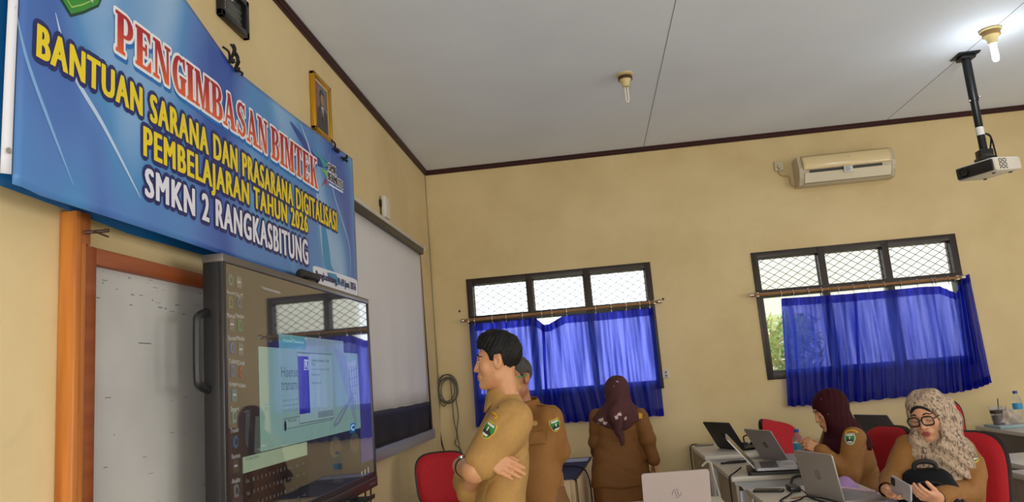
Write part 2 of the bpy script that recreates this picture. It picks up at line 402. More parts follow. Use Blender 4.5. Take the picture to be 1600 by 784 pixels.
# ------------------------------------------------------------------ left wall: banner
BY0, BY1, BZ0, BZ1 = 1.633, 4.255, 2.06, 2.96
BO = 0.125
def bx(y, z):
    u = (y - BY0) / (BY1 - BY0); v = (z - BZ0) / (BZ1 - BZ0)
    return BO + 0.006 * math.sin(5.2 * u + 1.5 * v) + 0.004 * math.sin(9 * u - 3 * v) * (1 - v)
def BN(y, z, d=0.0): return Vector((bx(y, z) + d, y, z))
def LB(px, py):
    p = Lf(px, py, BO); return p.y, p.z
def bandmat(name, stops, rough=0.3, axis=(1, 0, 0.6), scale=1.0, noise=0.5):
    m, nt, b = nmat(name); b.inputs['Roughness'].default_value = rough; b.inputs['Specular IOR Level'].default_value = 0.4
    tc = nt.nodes.new('ShaderNodeTexCoord'); n = nt.nodes.new('ShaderNodeTexNoise'); n.inputs['Scale'].default_value = 1.1; n.inputs['Detail'].default_value = 1.5; n.inputs['Distortion'].default_value = 0.7
    mp = nt.nodes.new('ShaderNodeMapping'); mp.inputs['Rotation'].default_value = (math.radians(-28), 0, 0); mp.inputs['Scale'].default_value = (1, 1.7, 0.8)
    nt.links.new(tc.outputs['Object'], mp.inputs[0]); nt.links.new(mp.outputs[0], n.inputs['Vector'])
    rp = nt.nodes.new('ShaderNodeValToRGB')
    while len(rp.color_ramp.elements) < len(stops): rp.color_ramp.elements.new(0.5)
    for e, (p, c) in zip(rp.color_ramp.elements, stops): e.position = p; e.color = lin(c)
    nt.links.new(n.outputs['Fac'], rp.inputs[0]); nt.links.new(rp.outputs[0], b.inputs['Base Color'])
    return m
M_ban = bandmat('banner_vinyl', [(0.28, (52, 84, 166)), (0.42, (84, 124, 192)), (0.52, (80, 140, 198)), (0.62, (124, 168, 216)), (0.75, (160, 192, 226))])
ban = thing('banner', 'large blue printed event banner with red and yellow lettering on left wall', 'banner', (0.02, (BY0 + BY1) / 2, BZ0))
tl_, tr_ = LB(366, 107), LB(540, 240)
def ztop(y): return float(np.interp(y, [BY0, LB(290, 0)[0], tl_[0], LB(450, 172)[0], BY1], [2.99, LB(290, 0)[1], tl_[1], LB(450, 172)[1], tr_[1] + 0.005]))
def zbot(y): return float(np.interp(y, [BY0, LB(60, 305)[0], LB(340, 396)[0], BY1], [LB(10, 284)[1], LB(60, 305)[1], LB(340, 396)[1], LB(552, 459)[1]]))
bl_ = LB(18, 284)[0]; 
def bfn(u, v):
    z_ = v; yl = LB(20, 280)[0]; y = yl + (BY1 - yl) * u
    z = zbot(y) + (ztop(y) - zbot(y)) * v
    return BN(y, z)
MB().sheet(90, 30, bfn).build('sheet', M_ban, ban, fixn=False, solid=0.0012)
# folded white margin with a stick at the left end
yl = LB(20, 280)[0]
mb = MB(); mb.sheet(2, 14, lambda u, v: BN(yl - 0.008 + 0.0 * u, 2.065 + 0.92 * v) + Vector((-0.010 + 0.014 * u, -0.018 * (1 - u) * (1 - 0.25 * v), 0)))
mb.build('white_margin', mat('white_vinyl', (214, 216, 226), 0.4), ban, fixn=False, solid=0.002)
mb = MB(); mb.lathe([(0.001, 0), (0.008, 0), (0.008, 0.003), (0.004, 0.003)], 10, M=frame_of(BN(yl - 0.02, 2.12, 0.004), (0, 0, 1), (1, 0, 0))); mb.build('eyelet', M_chrome, ban)
# light ribbons printed on the vinyl
M_rib = [mat('ribbon_print', (128, 174, 226), 0.3), mat('ribbon_print_white', (186, 208, 238), 0.3), mat('ribbon_print_dark', (40, 66, 150), 0.3), mat('ribbon_print_teal', (40, 140, 190), 0.3)]
rbm = MB()
def ribbon(pix, wd, mi, d=0.0016):
    pts = spline([(LB(*p)[0], LB(*p)[1], 0) for p in pix], 10); n = len(pts); vs = []
    for i, p in enumerate(pts):
        t = (pts[min(i + 1, n - 1)] - pts[max(i - 1, 0)]).normalized(); q = Vector((-t.y, t.x, 0)); ww = wd * math.sin(math.pi * (0.05 + 0.9 * i / (n - 1)))
        for s in (-1, 1): vs.append(BN(p.x + q.x * ww * s, p.y + q.y * ww * s, d))
    rbm.add(vs, [(2 * i, 2 * i + 1, 2 * i + 3, 2 * i + 2) for i in range(n - 1)], mi, True)
ribbon([(84, 20), (110, 110), (160, 200), (215, 310)], 0.008, 1)
ribbon([(22, 10), (40, 90), (75, 190), (112, 290)], 0.006, 0)
ribbon([(470, 190), (487, 240), (497, 300), (505, 400)], 0.010, 1)
ribbon([(515, 240), (522, 300), (545, 380), (548, 430)], 0.010, 0)
ribbon([(505, 330), (510, 380), (515, 420), (530, 440)], 0.05, 3, 0.0012)
ribbon([(455, 190), (475, 220), (495, 250), (528, 262)], 0.03, 2, 0.0011)
rbm.build('printed_pattern', M_rib, ban, fixn=False)
# heavy slab serif heading, drawn glyph by glyph
def hull(pts):
    pts = sorted(set((round(a, 6), round(b, 6)) for a, b in pts))
    def half(P):
        h = []
        for p in P:
            while len(h) > 1 and (h[-1][0] - h[-2][0]) * (p[1] - h[-2][1]) - (h[-1][1] - h[-2][1]) * (p[0] - h[-2][0]) <= 0: h.pop()
            h.append(p)
        return h
    a, b = half(pts), half(pts[::-1]); return a[:-1] + b[:-1]
def R_(x0, z0, x1, z1): return [(x0, z0), (x1, z0), (x1, z1), (x0, z1)]
def arc(cx, cz, rx, rz, tx, tz, a0, a1, n=9):
    out = []
    for k in range(n):
        p, q = [math.radians(a0 + (a1 - a0) * (k + e) / n) for e in (0, 1)]
        out.append([(cx + rx * math.cos(p), cz + rz * math.sin(p)), (cx + rx * math.cos(q), cz + rz * math.sin(q)), (cx + (rx - tx) * math.cos(q), cz + (rz - tz) * math.sin(q)), (cx + (rx - tx) * math.cos(p), cz + (rz - tz) * math.sin(p))])
    return out
def serif(x, z, wdt=0.46): return R_(x - wdt / 2, z, x + wdt / 2, z + 0.085)
G = {
 'P': [R_(.10, 0, .40, 1), serif(.25, 0), serif(.2, .915, .4), R_(.38, .915, .55, 1), R_(.38, .42, .55, .50)] + arc(.52, .71, .36, .29, .26, .1, -92, 92),
 'E': [R_(.10, 0, .40, 1), serif(.22, 0, .4), serif(.22, .915, .4), R_(.3, .91, .82, 1), R_(.3, 0, .86, .09), [(.62, .91), (.82, .7), (.82, .91)], [(.62, .09), (.86, .32), (.86, .09)], R_(.38, .46, .60, .55), R_(.54, .36, .64, .66)],
 'N': [R_(.12, 0, .24, 1), serif(.18, 0, .36), serif(.18, .915, .36), [(.12, 1), (.40, 1), (.92, 0), (.68, 0)], R_(.80, 0, .92, 1), serif(.86, .915, .36)],
 'G': arc(.52, .5, .44, .5, .28, .1, 58, 310, 18) + [R_(.60, .0, .88, .44), serif(.74, .40, .44), [(.70, .98), (.88, 1), (.88, .66), (.80, .72)]],
 'I': [R_(.10, 0, .42, 1), serif(.26, 0, .5), serif(.26, .915, .5)],
 'M': [R_(.10, 0, .22, 1), serif(.16, 0, .34), serif(.2, .915, .36), [(.10, 1), (.38, 1), (.64, .12), (.52, 0)], [(.52, 0), (.62, .0), (.90, 1), (.78, 1)], R_(.78, 0, 1.06, 1), serif(.92, 0, .46), serif(.94, .915, .42)],
 'B': [R_(.10, 0, .40, 1), serif(.2, 0, .4), serif(.2, .915, .4), R_(.38, .915, .52, 1), R_(.38, .48, .55, .56), R_(.38, 0, .55, .085)] + arc(.50, .76, .34, .24, .24, .09, -92, 92) + arc(.52, .28, .38, .28, .27, .09, -92, 92),
 'A': [[(.44, 1), (.56, 1), (.20, 0), (.10, 0)], [(.36, 1), (.60, 1), (.98, 0), (.66, 0)], R_(.24, .26, .74, .35), serif(.14, 0, .36), serif(.82, 0, .46)],
 'S': arc(.48, .73, .36, .27, .2, .1, 35, 250, 12) + arc(.48, .28, .38, .28, .2, .1, -145, 70, 12) + [[(.24, .62), (.40, .70), (.74, .40), (.58, .32)], [(.68, .96), (.82, 1), (.82, .66), (.74, .72)], [(.12, 0), (.26, .06), (.20, .28), (.12, .34)]],
 'T': [R_(.36, 0, .68, 1), serif(.52, 0, .52), R_(.04, .91, 1.0, 1), [(.04, 1), (.04, .66), (.12, .68), (.26, .92)], [(1.0, 1), (1.0, .66), (.92, .68), (.78, .92)]],
 'K': [R_(.10, 0, .40, 1), serif(.22, 0, .42), serif(.22, .915, .42), [(.36, .42), (.42, .56), (.86, 1), (.74, 1)], [(.44, .58), (.60, .70), (1.0, 0), (.68, 0)], serif(.80, .915, .36), serif(.84, 0, .42)]}
adv = {'I': .56, 'M': 1.2, 'N': 1.08, 'A': 1.08, 'T': 1.08, 'K': 1.06, ' ': .34}
def heading(s, P0, P1, hL, hR):
    """baseline corners P0..P1 in wall coordinates (y, z), cap heights hL, hR"""
    tot = sum(adv.get(c, .98) for c in s); x = 0; polys = []
    for ch in s:
        for pl in G.get(ch, []): polys.append([(x + a, b) for a, b in pl])
        x += adv.get(ch, .98)
    def T(a, b):
        t = a / tot; return P0[0] + (P1[0] - P0[0]) * t, P0[1] + (P1[1] - P0[1]) * t + b * (hL + (hR - hL) * t)
    return [[T(a, b) for a, b in pl] for pl in polys]
y0h, y1h = LB(176, 50)[0], LB(497, 270)[0]
z0h, z1h = LB(198, 93)[1], LB(494, 293)[1]
pol = heading('PENGIMBASAN BIMTEK', (y0h, z0h), (y1h, z1h), LB(170, 10)[1] - LB(196, 92)[1], LB(478, 236)[1] - LB(494, 293)[1])
oct_ = [(0.011 * math.cos(a), 0.011 * math.sin(a)) for a in np.linspace(0, 2 * math.pi, 9)[:-1]]
white = [hull([(a + o[0], b + o[1]) for a, b in pl for o in oct_]) for pl in pol]
hm = MB()
for pl in white: hm.add([BN(a + 0.007, b - 0.012, 0.0020) for a, b in pl], [tuple(range(len(pl)))], 2)
for pl in white: hm.add([BN(a, b, 0.0032) for a, b in pl], [tuple(range(len(pl)))], 1)
for pl in pol: pl = hull(pl); hm.add([BN(a, b, 0.0044) for a, b in pl], [tuple(range(len(pl)))], 0)
# the printed fade of the heading from crimson to orange at the foot of the letters
m, nt, b = nmat('crimson_print'); b.inputs['Roughness'].default_value = 0.35
ge = nt.nodes.new('ShaderNodeNewGeometry'); sp = nt.nodes.new('ShaderNodeSeparateXYZ'); mr = nt.nodes.new('ShaderNodeMapRange'); rp = nt.nodes.new('ShaderNodeValToRGB')
nt.links.new(ge.outputs['Position'], sp.inputs[0]); nt.links.new(sp.outputs['Z'], mr.inputs['Value'])
mr.inputs['From Min'].default_value = z0h; mr.inputs['From Max'].default_value = z0h + 0.17
rp.color_ramp.elements[0].color = lin((226, 92, 44)); rp.color_ramp.elements[1].color = lin((170, 16, 36)); rp.color_ramp.elements[1].position = 0.6
nt.links.new(mr.outputs[0], rp.inputs[0]); nt.links.new(rp.outputs[0], b.inputs['Base Color'])
hm.build('heading_lettering', [m, mat('white_print', (236, 236, 240), 0.35), mat('blue_print', (30, 110, 190), 0.35)], ban, fixn=False)
M_yel = mat('yellow_print', (232, 208, 32), 0.35); M_nav = mat('navy_print', (30, 36, 100), 0.35); M_whp = mat('white_letter_print', (226, 228, 240), 0.35)
lm = MB()
def line(s, tlp, blp, trp, brp, mi, off=0.012, out=0.05):
    y0, z0 = LB(*blp); y1, z1 = LB(*brp); zt0 = LB(*tlp)[1]; zt1 = LB(*trp)[1]
    f = lambda u, v, d: BN(y0 + (y1 - y0) * u, (z0 + (z1 - z0) * u) * (1 - v) + (zt0 + (zt1 - zt0) * u) * v, d)
    for k in range(12):
        a = 2 * math.pi * k / 12; fit_text(lm, s, lambda u, v, d: f(u, v, d) + Vector((0, 0.0165 * math.cos(a), 0.0165 * math.sin(a))), 0, 0, 1, 1, 0, 1, 0.0022, spacing=1.17, caps=True)
    for k in range(9):
        a, b_ = -0.0052 + .0013 * k, (.0015 if k % 2 else -.0015); fit_text(lm, s, lambda u, v, d: f(u, v, d) + Vector((0, a, b_)), 0, 0, 1, 1, 0, mi, 0.0036, spacing=1.17, caps=True)
line('BANTUAN SARANA DAN PRASARANA DIGITALISASI', (57, 38), (56, 88), (527, 333), (527, 361), 0, 0.022, 0.062)
line('PEMBELAJARAN TAHUN 2026', (222, 199), (220, 243), (482, 338), (482, 363), 0, 0.022, 0.062)
line('SMKN 2 RANGKASBITUNG', (222, 263), (222, 306), (483, 377), (482, 413), 2, 0.022, 0.062)
lm.build('lettering', [M_yel, M_nav, M_whp], ban, fixn=False)
# date label
dl = MB(); (ya, za), (yb, zb) = LB(490, 440), LB(556, 462); zc, zd = LB(490, 414)[1], LB(556, 436)[1]
yb = BY1 - 0.01
pl = rrect(0, 0, 1, 1, 0.12, 4); f = lambda u, v, d: BN(ya + (yb - ya) * u, (za + (zb - za) * u) * (1 - v) + (zc + (zd - zc) * u) * v, d)
dl.add([f(a, b, 0.002) for a, b in pl], [tuple(range(len(pl)))], 0)
[fit_text(dl, 'Rangkasbitung, 9-19 Juni 2026', lambda u, v, d: f(u + q, v, d), 0.05, 0.18, 0.95, 0.74, 0, 1, 0.0034) for q in (0, .004, .008)]
dl.build('date_label', [M_whp, M_nav], ban, fixn=False)
# school mark at the right: spiky swirl and slogan
lg = MB(); LBp = lambda q: LB(*q)
def flat(pts, mi, d): lg.add([BN(*LB(*p), d) for p in pts], [tuple(range(len(pts)))], mi)
flat([(494, 233), (507, 262), (514, 258), (505, 248)], 2, 0.0024); flat([(500, 262), (514, 268), (513, 282), (508, 270)], 3, 0.0024)
flat([(504, 292), (510, 278), (513, 292), (509, 284)], 4, 0.0024); flat([(506, 244), (516, 262), (522, 262)], 2, 0.0024)
def word(s, tlp, blp, trp, brp):
    y0, z0 = LB(*blp); y1, z1 = LB(*brp); za_, zb_ = LB(*tlp)[1], LB(*trp)[1]
    f = lambda u, v, d: BN(y0 + (y1 - y0) * u, (z0 + (z1 - z0) * u) * (1 - v) + (za_ + (zb_ - za_) * u) * v, d)
    
    for k in range(10):
        a = 2 * math.pi * k / 10; fit_text(lg, s, lambda u, v, d: f(u, v, d) + Vector((0, .009 * math.cos(a), .007 * math.sin(a))), 0, 0, 1, 1, 0, 1, 0.0030)
    for q in (-.003, 0, .003): fit_text(lg, s, lambda u, v, d: f(u, v, d) + Vector((0, q, 0)), 0, 0, 1, 1, 0, 0, 0.0042)
word('SMK', (514, 255), (514, 266), (526, 262), (526, 274)); word('BERMUTU', (513, 268), (513, 280), (536, 285), (536, 296))
flat([(515, 286), (536, 299), (536, 302), (515, 289)], 5, 0.003)
lg.build('school_mark', [mat('mark_black', (24, 24, 30), 0.4), M_whp, mat('mark_teal', (60, 150, 160), 0.4), mat('mark_green', (110, 190, 90), 0.4), mat('mark_red', (200, 30, 50), 0.4), M_whp], ban, fixn=False)
# green shield emblem at the top, cut by the picture edge
eb = MB(); ec = LB(110, 30); ecx = LB(96, 0)[0]
def shield(sc_, zo): 
    pts = [(0, -0.19), (-.05, -.155), (-.115, -.10), (-.15, -.02), (-.155, .12), (0, .16), (.155, .12), (.15, -.02), (.115, -.10), (.05, -.155)]
    return [(a * sc_, b * sc_ + zo) for a, b in pts]
yc, zc0 = LB(108, 0)[0], LB(110, 29)[1] + 0.19
for sc_, mi, d in ((1.0, 0, 0.002), (.95, 1, 0.003), (.86, 2, 0.004), (.83, 1, 0.005)):
    eb.add([BN(yc + a, zc0 + b, d) for a, b in shield(sc_, 0)], [tuple(range(10))], mi)
pl = [(-.10, -.03), (-.04, -.075), (.045, -.085), (.055, -.045), (-.03, -.035), (-.09, .0)]
eb.add([BN(yc + a - .0, zc0 + b - .005, 0.006) for a, b in pl], [tuple(range(6))], 3)
pl = [(.045, -.085), (.085, -.1), (.07, -.07), (.09, -.045), (.055, -.045)]
eb.add([BN(yc + a, zc0 + b - .005, 0.0062) for a, b in pl], [tuple(range(5))], 3)
fit_text(eb, 'RANGKASBITUNG', lambda u, v, d: BN(yc - .075 + .12 * u, zc0 - .04 - .035 * u + .022 * v + 0.0, d), 0, 0, 1, 1, 0.01, 4, 0.0072)
eb.build('shield_emblem', [mat('emblem_dark', (18, 60, 40), 0.4), mat('emblem_green', (52, 140, 52), 0.4), mat('emblem_lime', (150, 200, 90), 0.4), M_whp, mat('emblem_text', (70, 30, 60), 0.4)], ban, fixn=False)
# black cord ties along the top edge
M_cord = mat('black_cord', (20, 20, 22), 0.8)
for (px, py, dz) in ((360, 92, 0), (368, 105, .02), (524, 232, 0), (536, 246, .02)):
    p = Vector((BO - 0.004, LB(px, py)[0], LB(px, py)[1] - .01)); tb = MB(); rr = random.Random(px)
    for k in range(4):
        q = Vector((rr.uniform(-.012, .03), rr.uniform(-.05, .05), rr.uniform(-.03, .07)))
        tb.tube(spline([p, p + q * 0.6 + Vector((.015, 0, 0)), p + q], 4), 0.005, 5)
    tb.lathe([(0.002, -.012), (.012, -.006), (.012, .006), (.002, .012)], 8, c=p + Vector((0.012, 0, 0)))
    tb.build('tie', M_cord, ban)
# the older plain blue banner that hangs behind it
zb0 = Lf(0, 290, 0.03).z
ob = MB(); Yb0 = Lf(2, 289, 0.03).y - 0.05
def obf(u, v):
    y = Yb0 + (4.1 - Yb0) * u; p = [Lf(px, py, 0.03) for px, py in ((0, 290), (110, 331), (200, 366), (330, 402))]
    zb = float(np.interp(y, [q.y for q in p], [q.z for q in p])) 
    return Vector((0.024 + 0.012 * (1 - v) * (0.6 + 0.4 * math.sin(7 * u)) , y, zb + (2.85 - zb) * v))
tag(ob.sheet(40, 16, obf).build('banner', mat('old_blue_vinyl', (20, 96, 158), 0.3, var=0.15, scale=3), fixn=False, solid=0.001), 'darker plain blue banner whose lower edge shows behind the printed one', 'banner')

# ------------------------------------------------------------------ whiteboard with wooden frame
M_wood = mat('varnished_wood', (176, 104, 44), 0.4, rgb2=(146, 78, 30), scale=5, stretch=(6, 6, 0.5), detail=6)
M_woodh = mat('varnished_wood_rail', (150, 80, 40), 0.4, rgb2=(124, 60, 28), scale=5, stretch=(6, 0.5, 6), detail=6)
M_wb = mat('old_whiteboard', (200, 198, 194), 0.35, rgb2=(176, 175, 174), scale=2.2, detail=9)
yp0, yp1 = Lf(114, 600, 0.05).y, Lf(150, 600, 0.045).y
wb = thing('whiteboard', 'old scuffed whiteboard in a varnished brown wooden frame', 'whiteboard', (0.0, yp0, 0.6))
zr1, zr0 = Lf(138, 383, 0.045).z, Lf(148, 412, 0.045).z
Yr = 4.02
MB().box((0.0, yp1 - 0.01, 0.72), (0.018, Yr, zr1 - 0.01)).build('board_panel', M_wb, wb)
zp = Lf(114, 326, 0.05).z
W_ = yp1 - yp0
M_woodl = mat('varnished_wood_light', (206, 130, 56), 0.4, rgb2=(168, 96, 36), scale=5, stretch=(6, 9, 0.4), detail=6)
MB().box((0.0, yp0, 0.45), (0.052, yp0 + W_ * .27, zp), bev=0.005).build('frame_post', M_woodl, wb)
MB().box((0.0, yp0 + W_ * .28, 0.45), (0.048, yp0 + W_ * .50, zr1 + 0.005), bev=0.005).build('frame_post', M_woodl, wb)
MB().box((0.0, yp0 + W_ * .27, zr1), (0.049, yp0 + W_ * .66, zp), bev=0.004).build('post_end', M_wood, wb)
MB().box((0.0, yp0 + W_ * .51, 0.45), (0.043, yp1, zr1), bev=0.003).build('frame_stile', M_woodh, wb)
MB().box((0.0, yp1 - 0.0, zr0), (0.042, Yr, zr1), bev=0.003).build('frame_rail', M_woodh, wb)
MB().box((0.0, yp1, 0.66), (0.042, Yr, 0.74), bev=0.003).build('frame_rail', M_woodh, wb)
nb = MB(); p = Lf(132, 363, 0.055); nb.tube([p, p + Vector((0.04, 0.015, 0.002)), p + Vector((0.055, 0.03, 0.006))], 0.005, 6); nb.tube([p + Vector((.03, .0, .0)), p + Vector((.05, .035, -.012))], 0.0028, 5)
nb.build('nail', mat('rusty_nail', (70, 50, 40), 0.5, metal=0.6), wb)
sm = MB()
for k in range(46):
    y = yp1 + 0.02 + rnd.random() * 0.7; z = 0.9 + rnd.random() * 0.95; l = rnd.uniform(.004, .03); 
    if rnd.random() < .5: z = zr0 - rnd.random() * 0.12
    sm.box((0.018, y, z), (0.0186, y + l, z + rnd.uniform(.001, .004)))
p = Lf(225, 537, .018); sm.box((0.018, p.y - .03, p.z), (0.0187, p.y + .04, p.z + .004))
tag(sm.build('marker_stains', mat('marker_smudge', (120, 120, 124), 0.6), wb), kind='stuff')

# ------------------------------------------------------------------ projection screen on the left wall
so = 0.085
s1 = Lf(545, 316, so); s2 = Lf(659, 388, so)
scr = thing('projection_screen', 'white pull-down projection screen with black borders beside the corner', 'projection screen', (so, 5.3, s2.z))
zs = (s1.z + s2.z) / 2 + 0.0; ye = s2.y; ys = ye - 2.02
M_case = mat('screen_case', (196, 190, 178), 0.4); M_blk = mat('black_cloth', (18, 17, 20), 0.6); M_scr = mat('screen_cloth', (216, 212, 210), 0.7, var=0.02, scale=6, stretch=(1, 14, .3))
MB().box((so - 0.07, ys - .03, zs + 0.01), (so + 0.02, ye + .03, zs + 0.04), bev=0.006).build('roller_case', M_case, scr)
cb = MB(); cb.box((so - 0.055, ys - .03, zs - 0.035), (so + 0.012, ye + .012, zs + 0.012), bev=0.005); cb.build('roller_slot', mat('dark_metal_case', (52, 47, 42), 0.4), scr)
MB().box((so - 0.07, ye + .03, zs - 0.0), (so + 0.024, ye + .055, zs + 0.05), bev=0.006).build('end_cap', M_case, scr)
zbt = Lf(681, 626, so).z; zbb = Lf(684, 668, so).z
zbn = zbt
def scf(y0, y1, za, zb, d): return lambda u, v: Vector((so - 0.02 + d + 0.006 * math.sin(9 * u + 2) * (1 - v) + 0.004 * math.sin(31 * u) * (1 - v), y0 + (y1 - y0) * u, za + (zb - za) * v))
MB().sheet(60, 10, scf(ys, ye - 0.0, zbn, zs - 0.03, 0)).build('screen_cloth', M_scr, scr, fixn=False, solid=0.001)
bm_ = MB()
ebw = lambda v: 0.075 - 0.06 * v
bm_.sheet(3, 12, lambda u, v: Vector((so - 0.017, ye + ebw(v) * (u) - 0.0 * v, zbb + (zs - 0.03 - zbb) * v)))
bm_.build('black_edge', M_blk, scr, fixn=False, solid=0.001)
MB().sheet(60, 6, scf(ys, ye + 0.075, zbb, zbn + 0.003, 0.002)).build('black_band', M_blk, scr, fixn=False, solid=0.001)
zw = Lf(684, 668, so).z
MB().box((so - 0.035, ys - 0.02, zw - 0.075), (so + 0.005, ye + 0.06, zw + 0.004), bev=0.006).build('weight_bar', mat('grey_bar', (150, 150, 164), 0.35, metal=0.3), scr)

# ------------------------------------------------------------------ interactive display on a stand in front of the board
tx = 0.22
q = [Lf(*p, tx) for p in ((347.5, 391), (576, 469.6), (588.6, 744))]
TY0, TY1 = q[0].y, (q[1].y + q[2].y) / 2; TZ1 = (q[0].z + q[1].z) / 2; TZ0 = q[2].z
tv = thing('interactive_display', 'large black-framed touch display showing a setup window, in front of the whiteboard', 'display', (tx - .1, (TY0 + TY1) / 2, 0))
M_bez = mat('dark_bezel', (50, 48, 50), 0.35, metal=0.2); M_topb = mat('grey_top_bezel', (112, 106, 102), 0.35, metal=0.6); M_plast = mat('black_plastic', (26, 26, 28), 0.45)
bw = 0.026
fb = MB(); fb.box((tx - 0.075, TY0, TZ0), (tx - 0.012, TY1, TZ1), bev=0.006); fb.build('back_casing', M_plast, tv)
fm = MB(); fm.box((tx - 0.02, TY0, TZ0), (tx, TY0 + bw, TZ1 - .02), bev=0.003); fm.box((tx - 0.02, TY1 - bw * .7, TZ0), (tx, TY1, TZ1 - 0.02), bev=0.003); fm.box((tx - 0.02, TY0, TZ0), (tx, TY1, TZ0 + 0.03), bev=0.003)
fm.build('bezel', M_bez, tv)
MB().box((tx - 0.076, TY0 - 0.001, TZ1 - .03), (tx + 0.002, TY1 + .001, TZ1), bev=0.004).build('top_bezel', M_topb, tv)
bb = MB(); bb.box((tx - 0.06, TY0, TZ0 - 0.05), (tx + 0.004, TY1, TZ0), bev=0.006); bb.build('control_bar', M_bez, tv)
MB().box((tx + .001, TY0 + .02, TZ0 - 0.003), (tx + 0.006, TY1 - .01, TZ0 + .004)).build('bar_strip', M_topb, tv)
pt = MB(); pt.box((tx - 0.02, TY1 - .50, TZ0 - .075), (tx + 0.07, TY1 - .28, TZ0 - .062), bev=0.004); pt.box((tx + 0.062, TY1 - .50, TZ0 - .068), (tx + 0.07, TY1 - .28, TZ0 - .052), bev=0.002); pt.box((tx - 0.02, TY1 - .44, TZ0 - .07), (tx, TY1 - .34, TZ0 - .04)); pt.build('pen_tray', M_plast, tv)
lt = MB(); fit_text(lt, 'Hisense', lambda u, v, d: Vector((tx + d, TY1 - .15 + .1 * u, TZ0 - .03 + .014 * v)), 0, 0, 1, 1, 0.01, 0, 0.0052); lt.build('maker_lettering', mat('dim_letter', (120, 120, 124), 0.4), tv, fixn=False)
hd = MB(); hy = TY0 - 0.0
hd.tube(spline([(tx - .06, TY0 + .01, TZ1 - .20), (tx - .06, TY0 - .055, TZ1 - .22), (tx - .06, TY0 - .065, TZ1 - .26), (tx - .06, TY0 - .065, TZ1 - .42), (tx - .06, TY0 - .05, TZ1 - .45), (tx - .06, TY0 + .01, TZ1 - .47)], 5), 0.014, 8)
hd.build('side_handle', M_plast, tv)
st = MB()
for y in (2.75, 3.75):
    st.box((tx - .14, y - .03, 0.08), (tx - .08, y + .03, TZ1 - .3), bev=0.005)
    st.box((tx - .12, y - .035, 0.05), (tx + .5, y + .035, 0.10), bev=0.008)
    for x in (tx - .10, tx + .46): st.lathe([(0.004, -.02), (.035, -.018), (.035, .018), (.004, .02)], 14, M=Matrix.Translation((x, y, 0.035)) @ Matrix.Rotation(math.pi / 2, 4, 'X'))
st.box((tx - .12, 2.75, 1.0), (tx - .075, 3.75, 1.08), bev=0.004); st.build('rolling_stand', M_plast, tv)
def scrmat(name, rgb, es, rough=0.03):
    m, nt, b = nmat(name); b.inputs['Base Color'].default_value = (0.004, 0.004, 0.004, 1); b.inputs['Roughness'].default_value = rough
    b.inputs['Specular IOR Level'].default_value = 1.0; b.inputs['Coat Weight'].default_value = 1.0; b.inputs['Coat IOR'].default_value = 2.1; b.inputs['Coat Roughness'].default_value = .03; b.inputs['Emission Color'].default_value = lin(rgb); b.inputs['Emission Strength'].default_value = es
    return m
SM = {}
sb = MB(); smats = []
def smat(rgb):
    k = tuple(rgb)
    if k not in SM: SM[k] = len(smats); smats.append(scrmat('screen_light', rgb, 1.0))
    return SM[k]
def SY(px, py):
    p = Lf(px, py, tx - 0.004); return (p.y, p.z)
def sq(pix, rgb, d):   # four pixel corners of something on the screen
    sb.add([Vector((tx - 0.006 + d * 0.0004, *SY(*p))) for p in pix], [tuple(range(len(pix)))], smat(rgb))
def srect(y0, z0, y1, z1, rgb, d): sb.add([Vector((tx - 0.006 + d * 0.0004, a, b)) for a, b in ((y0, z0), (y1, z0), (y1, z1), (y0, z1))], [(0, 1, 2, 3)], smat(rgb))
def stext(s, pa, pb, hgt, rgb, d, off=0.0):
    (y0, z0), (y1, z1) = SY(*pa), SY(*pb)
    fit_text(sb, s, lambda u, v, dd: Vector((tx - 0.006 + d * 0.0004, y0 + (y1 - y0) * u, z0 + (z1 - z0) * 0 + hgt * v)), 0, 0, 1, 1, off, smat(rgb), 0)
srect(TY0 + bw * .8, TZ0 + .025, TY1 - bw * .5, TZ1 - .02, (42, 40, 42), 0)
# dim wallpaper shapes
sq([(385, 640), (392, 640), (388, 700), (384, 690)], (60, 66, 66), 1); sq([(400, 650), (408, 650), (408, 712), (398, 706)], (70, 80, 74), 1)
srect(SY(560, 600)[0], SY(575, 720)[1], TY1 - bw * .6, SY(560, 520)[1], (60, 58, 110), 0.6)
for (c0, c1) in (((516, 706), (534, 712)), ((547, 690), (563, 712))):
    cy, cz = SY((c0[0] + c1[0]) / 2, (c0[1] + c1[1]) / 2); a = (SY(*c1)[0] - SY(*c0)[0]) / 2
    for s_, col in ((1.0, (62, 70, 60)), (.6, (76, 54, 48))): sb.add([Vector((tx - .006 + (1.0 + (1 - s_)) * .0004, cy + a * s_ * math.cos(t), cz + 0.05 * s_ * math.sin(t) + .03)) for t in np.linspace(0, 6.28, 17)[:-1]], [tuple(range(16))], smat(col))
# browser window, its page and tabs
y0, z1 = SY(404, 541); y1 = SY(561, 600)[0]; z0 = SY(408, 706)[1]
srect(y0, z0, y1, z1, (118, 148, 136), 2)
yt0 = SY(436, 522)[0]; yt1 = SY(478, 530)[0]; zt_ = SY(436, 521)[1]
srect(yt0, z1, yt1, zt_, (86, 140, 150), 2); srect(yt1, z1, SY(537, 540)[0], zt_ - .0, (122, 142, 146), 2)
stext('Home Devices', (443, 534), (475, 538), 0.014, (150, 190, 190), 3)
sq([(408, 446), (439, 457), (439, 460), (408, 449)], (90, 90, 92), 1)
stext('transmission software', (412, 452), (438, 460), 0.012, (140, 140, 140), 2)
stext('Hisense', (440, 589), (466, 590), 0.042, (64, 78, 76), 3); stext('transmi', (440, 610), (466, 612), 0.042, (64, 78, 76), 3)
for k, py in enumerate((628, 636, 643)): stext(('Share what is on your screen', 'the room sees it right away', 'in the middle of a lesson')[k], (442, py + 1), (466, py), 0.016, (78, 96, 92), 3)
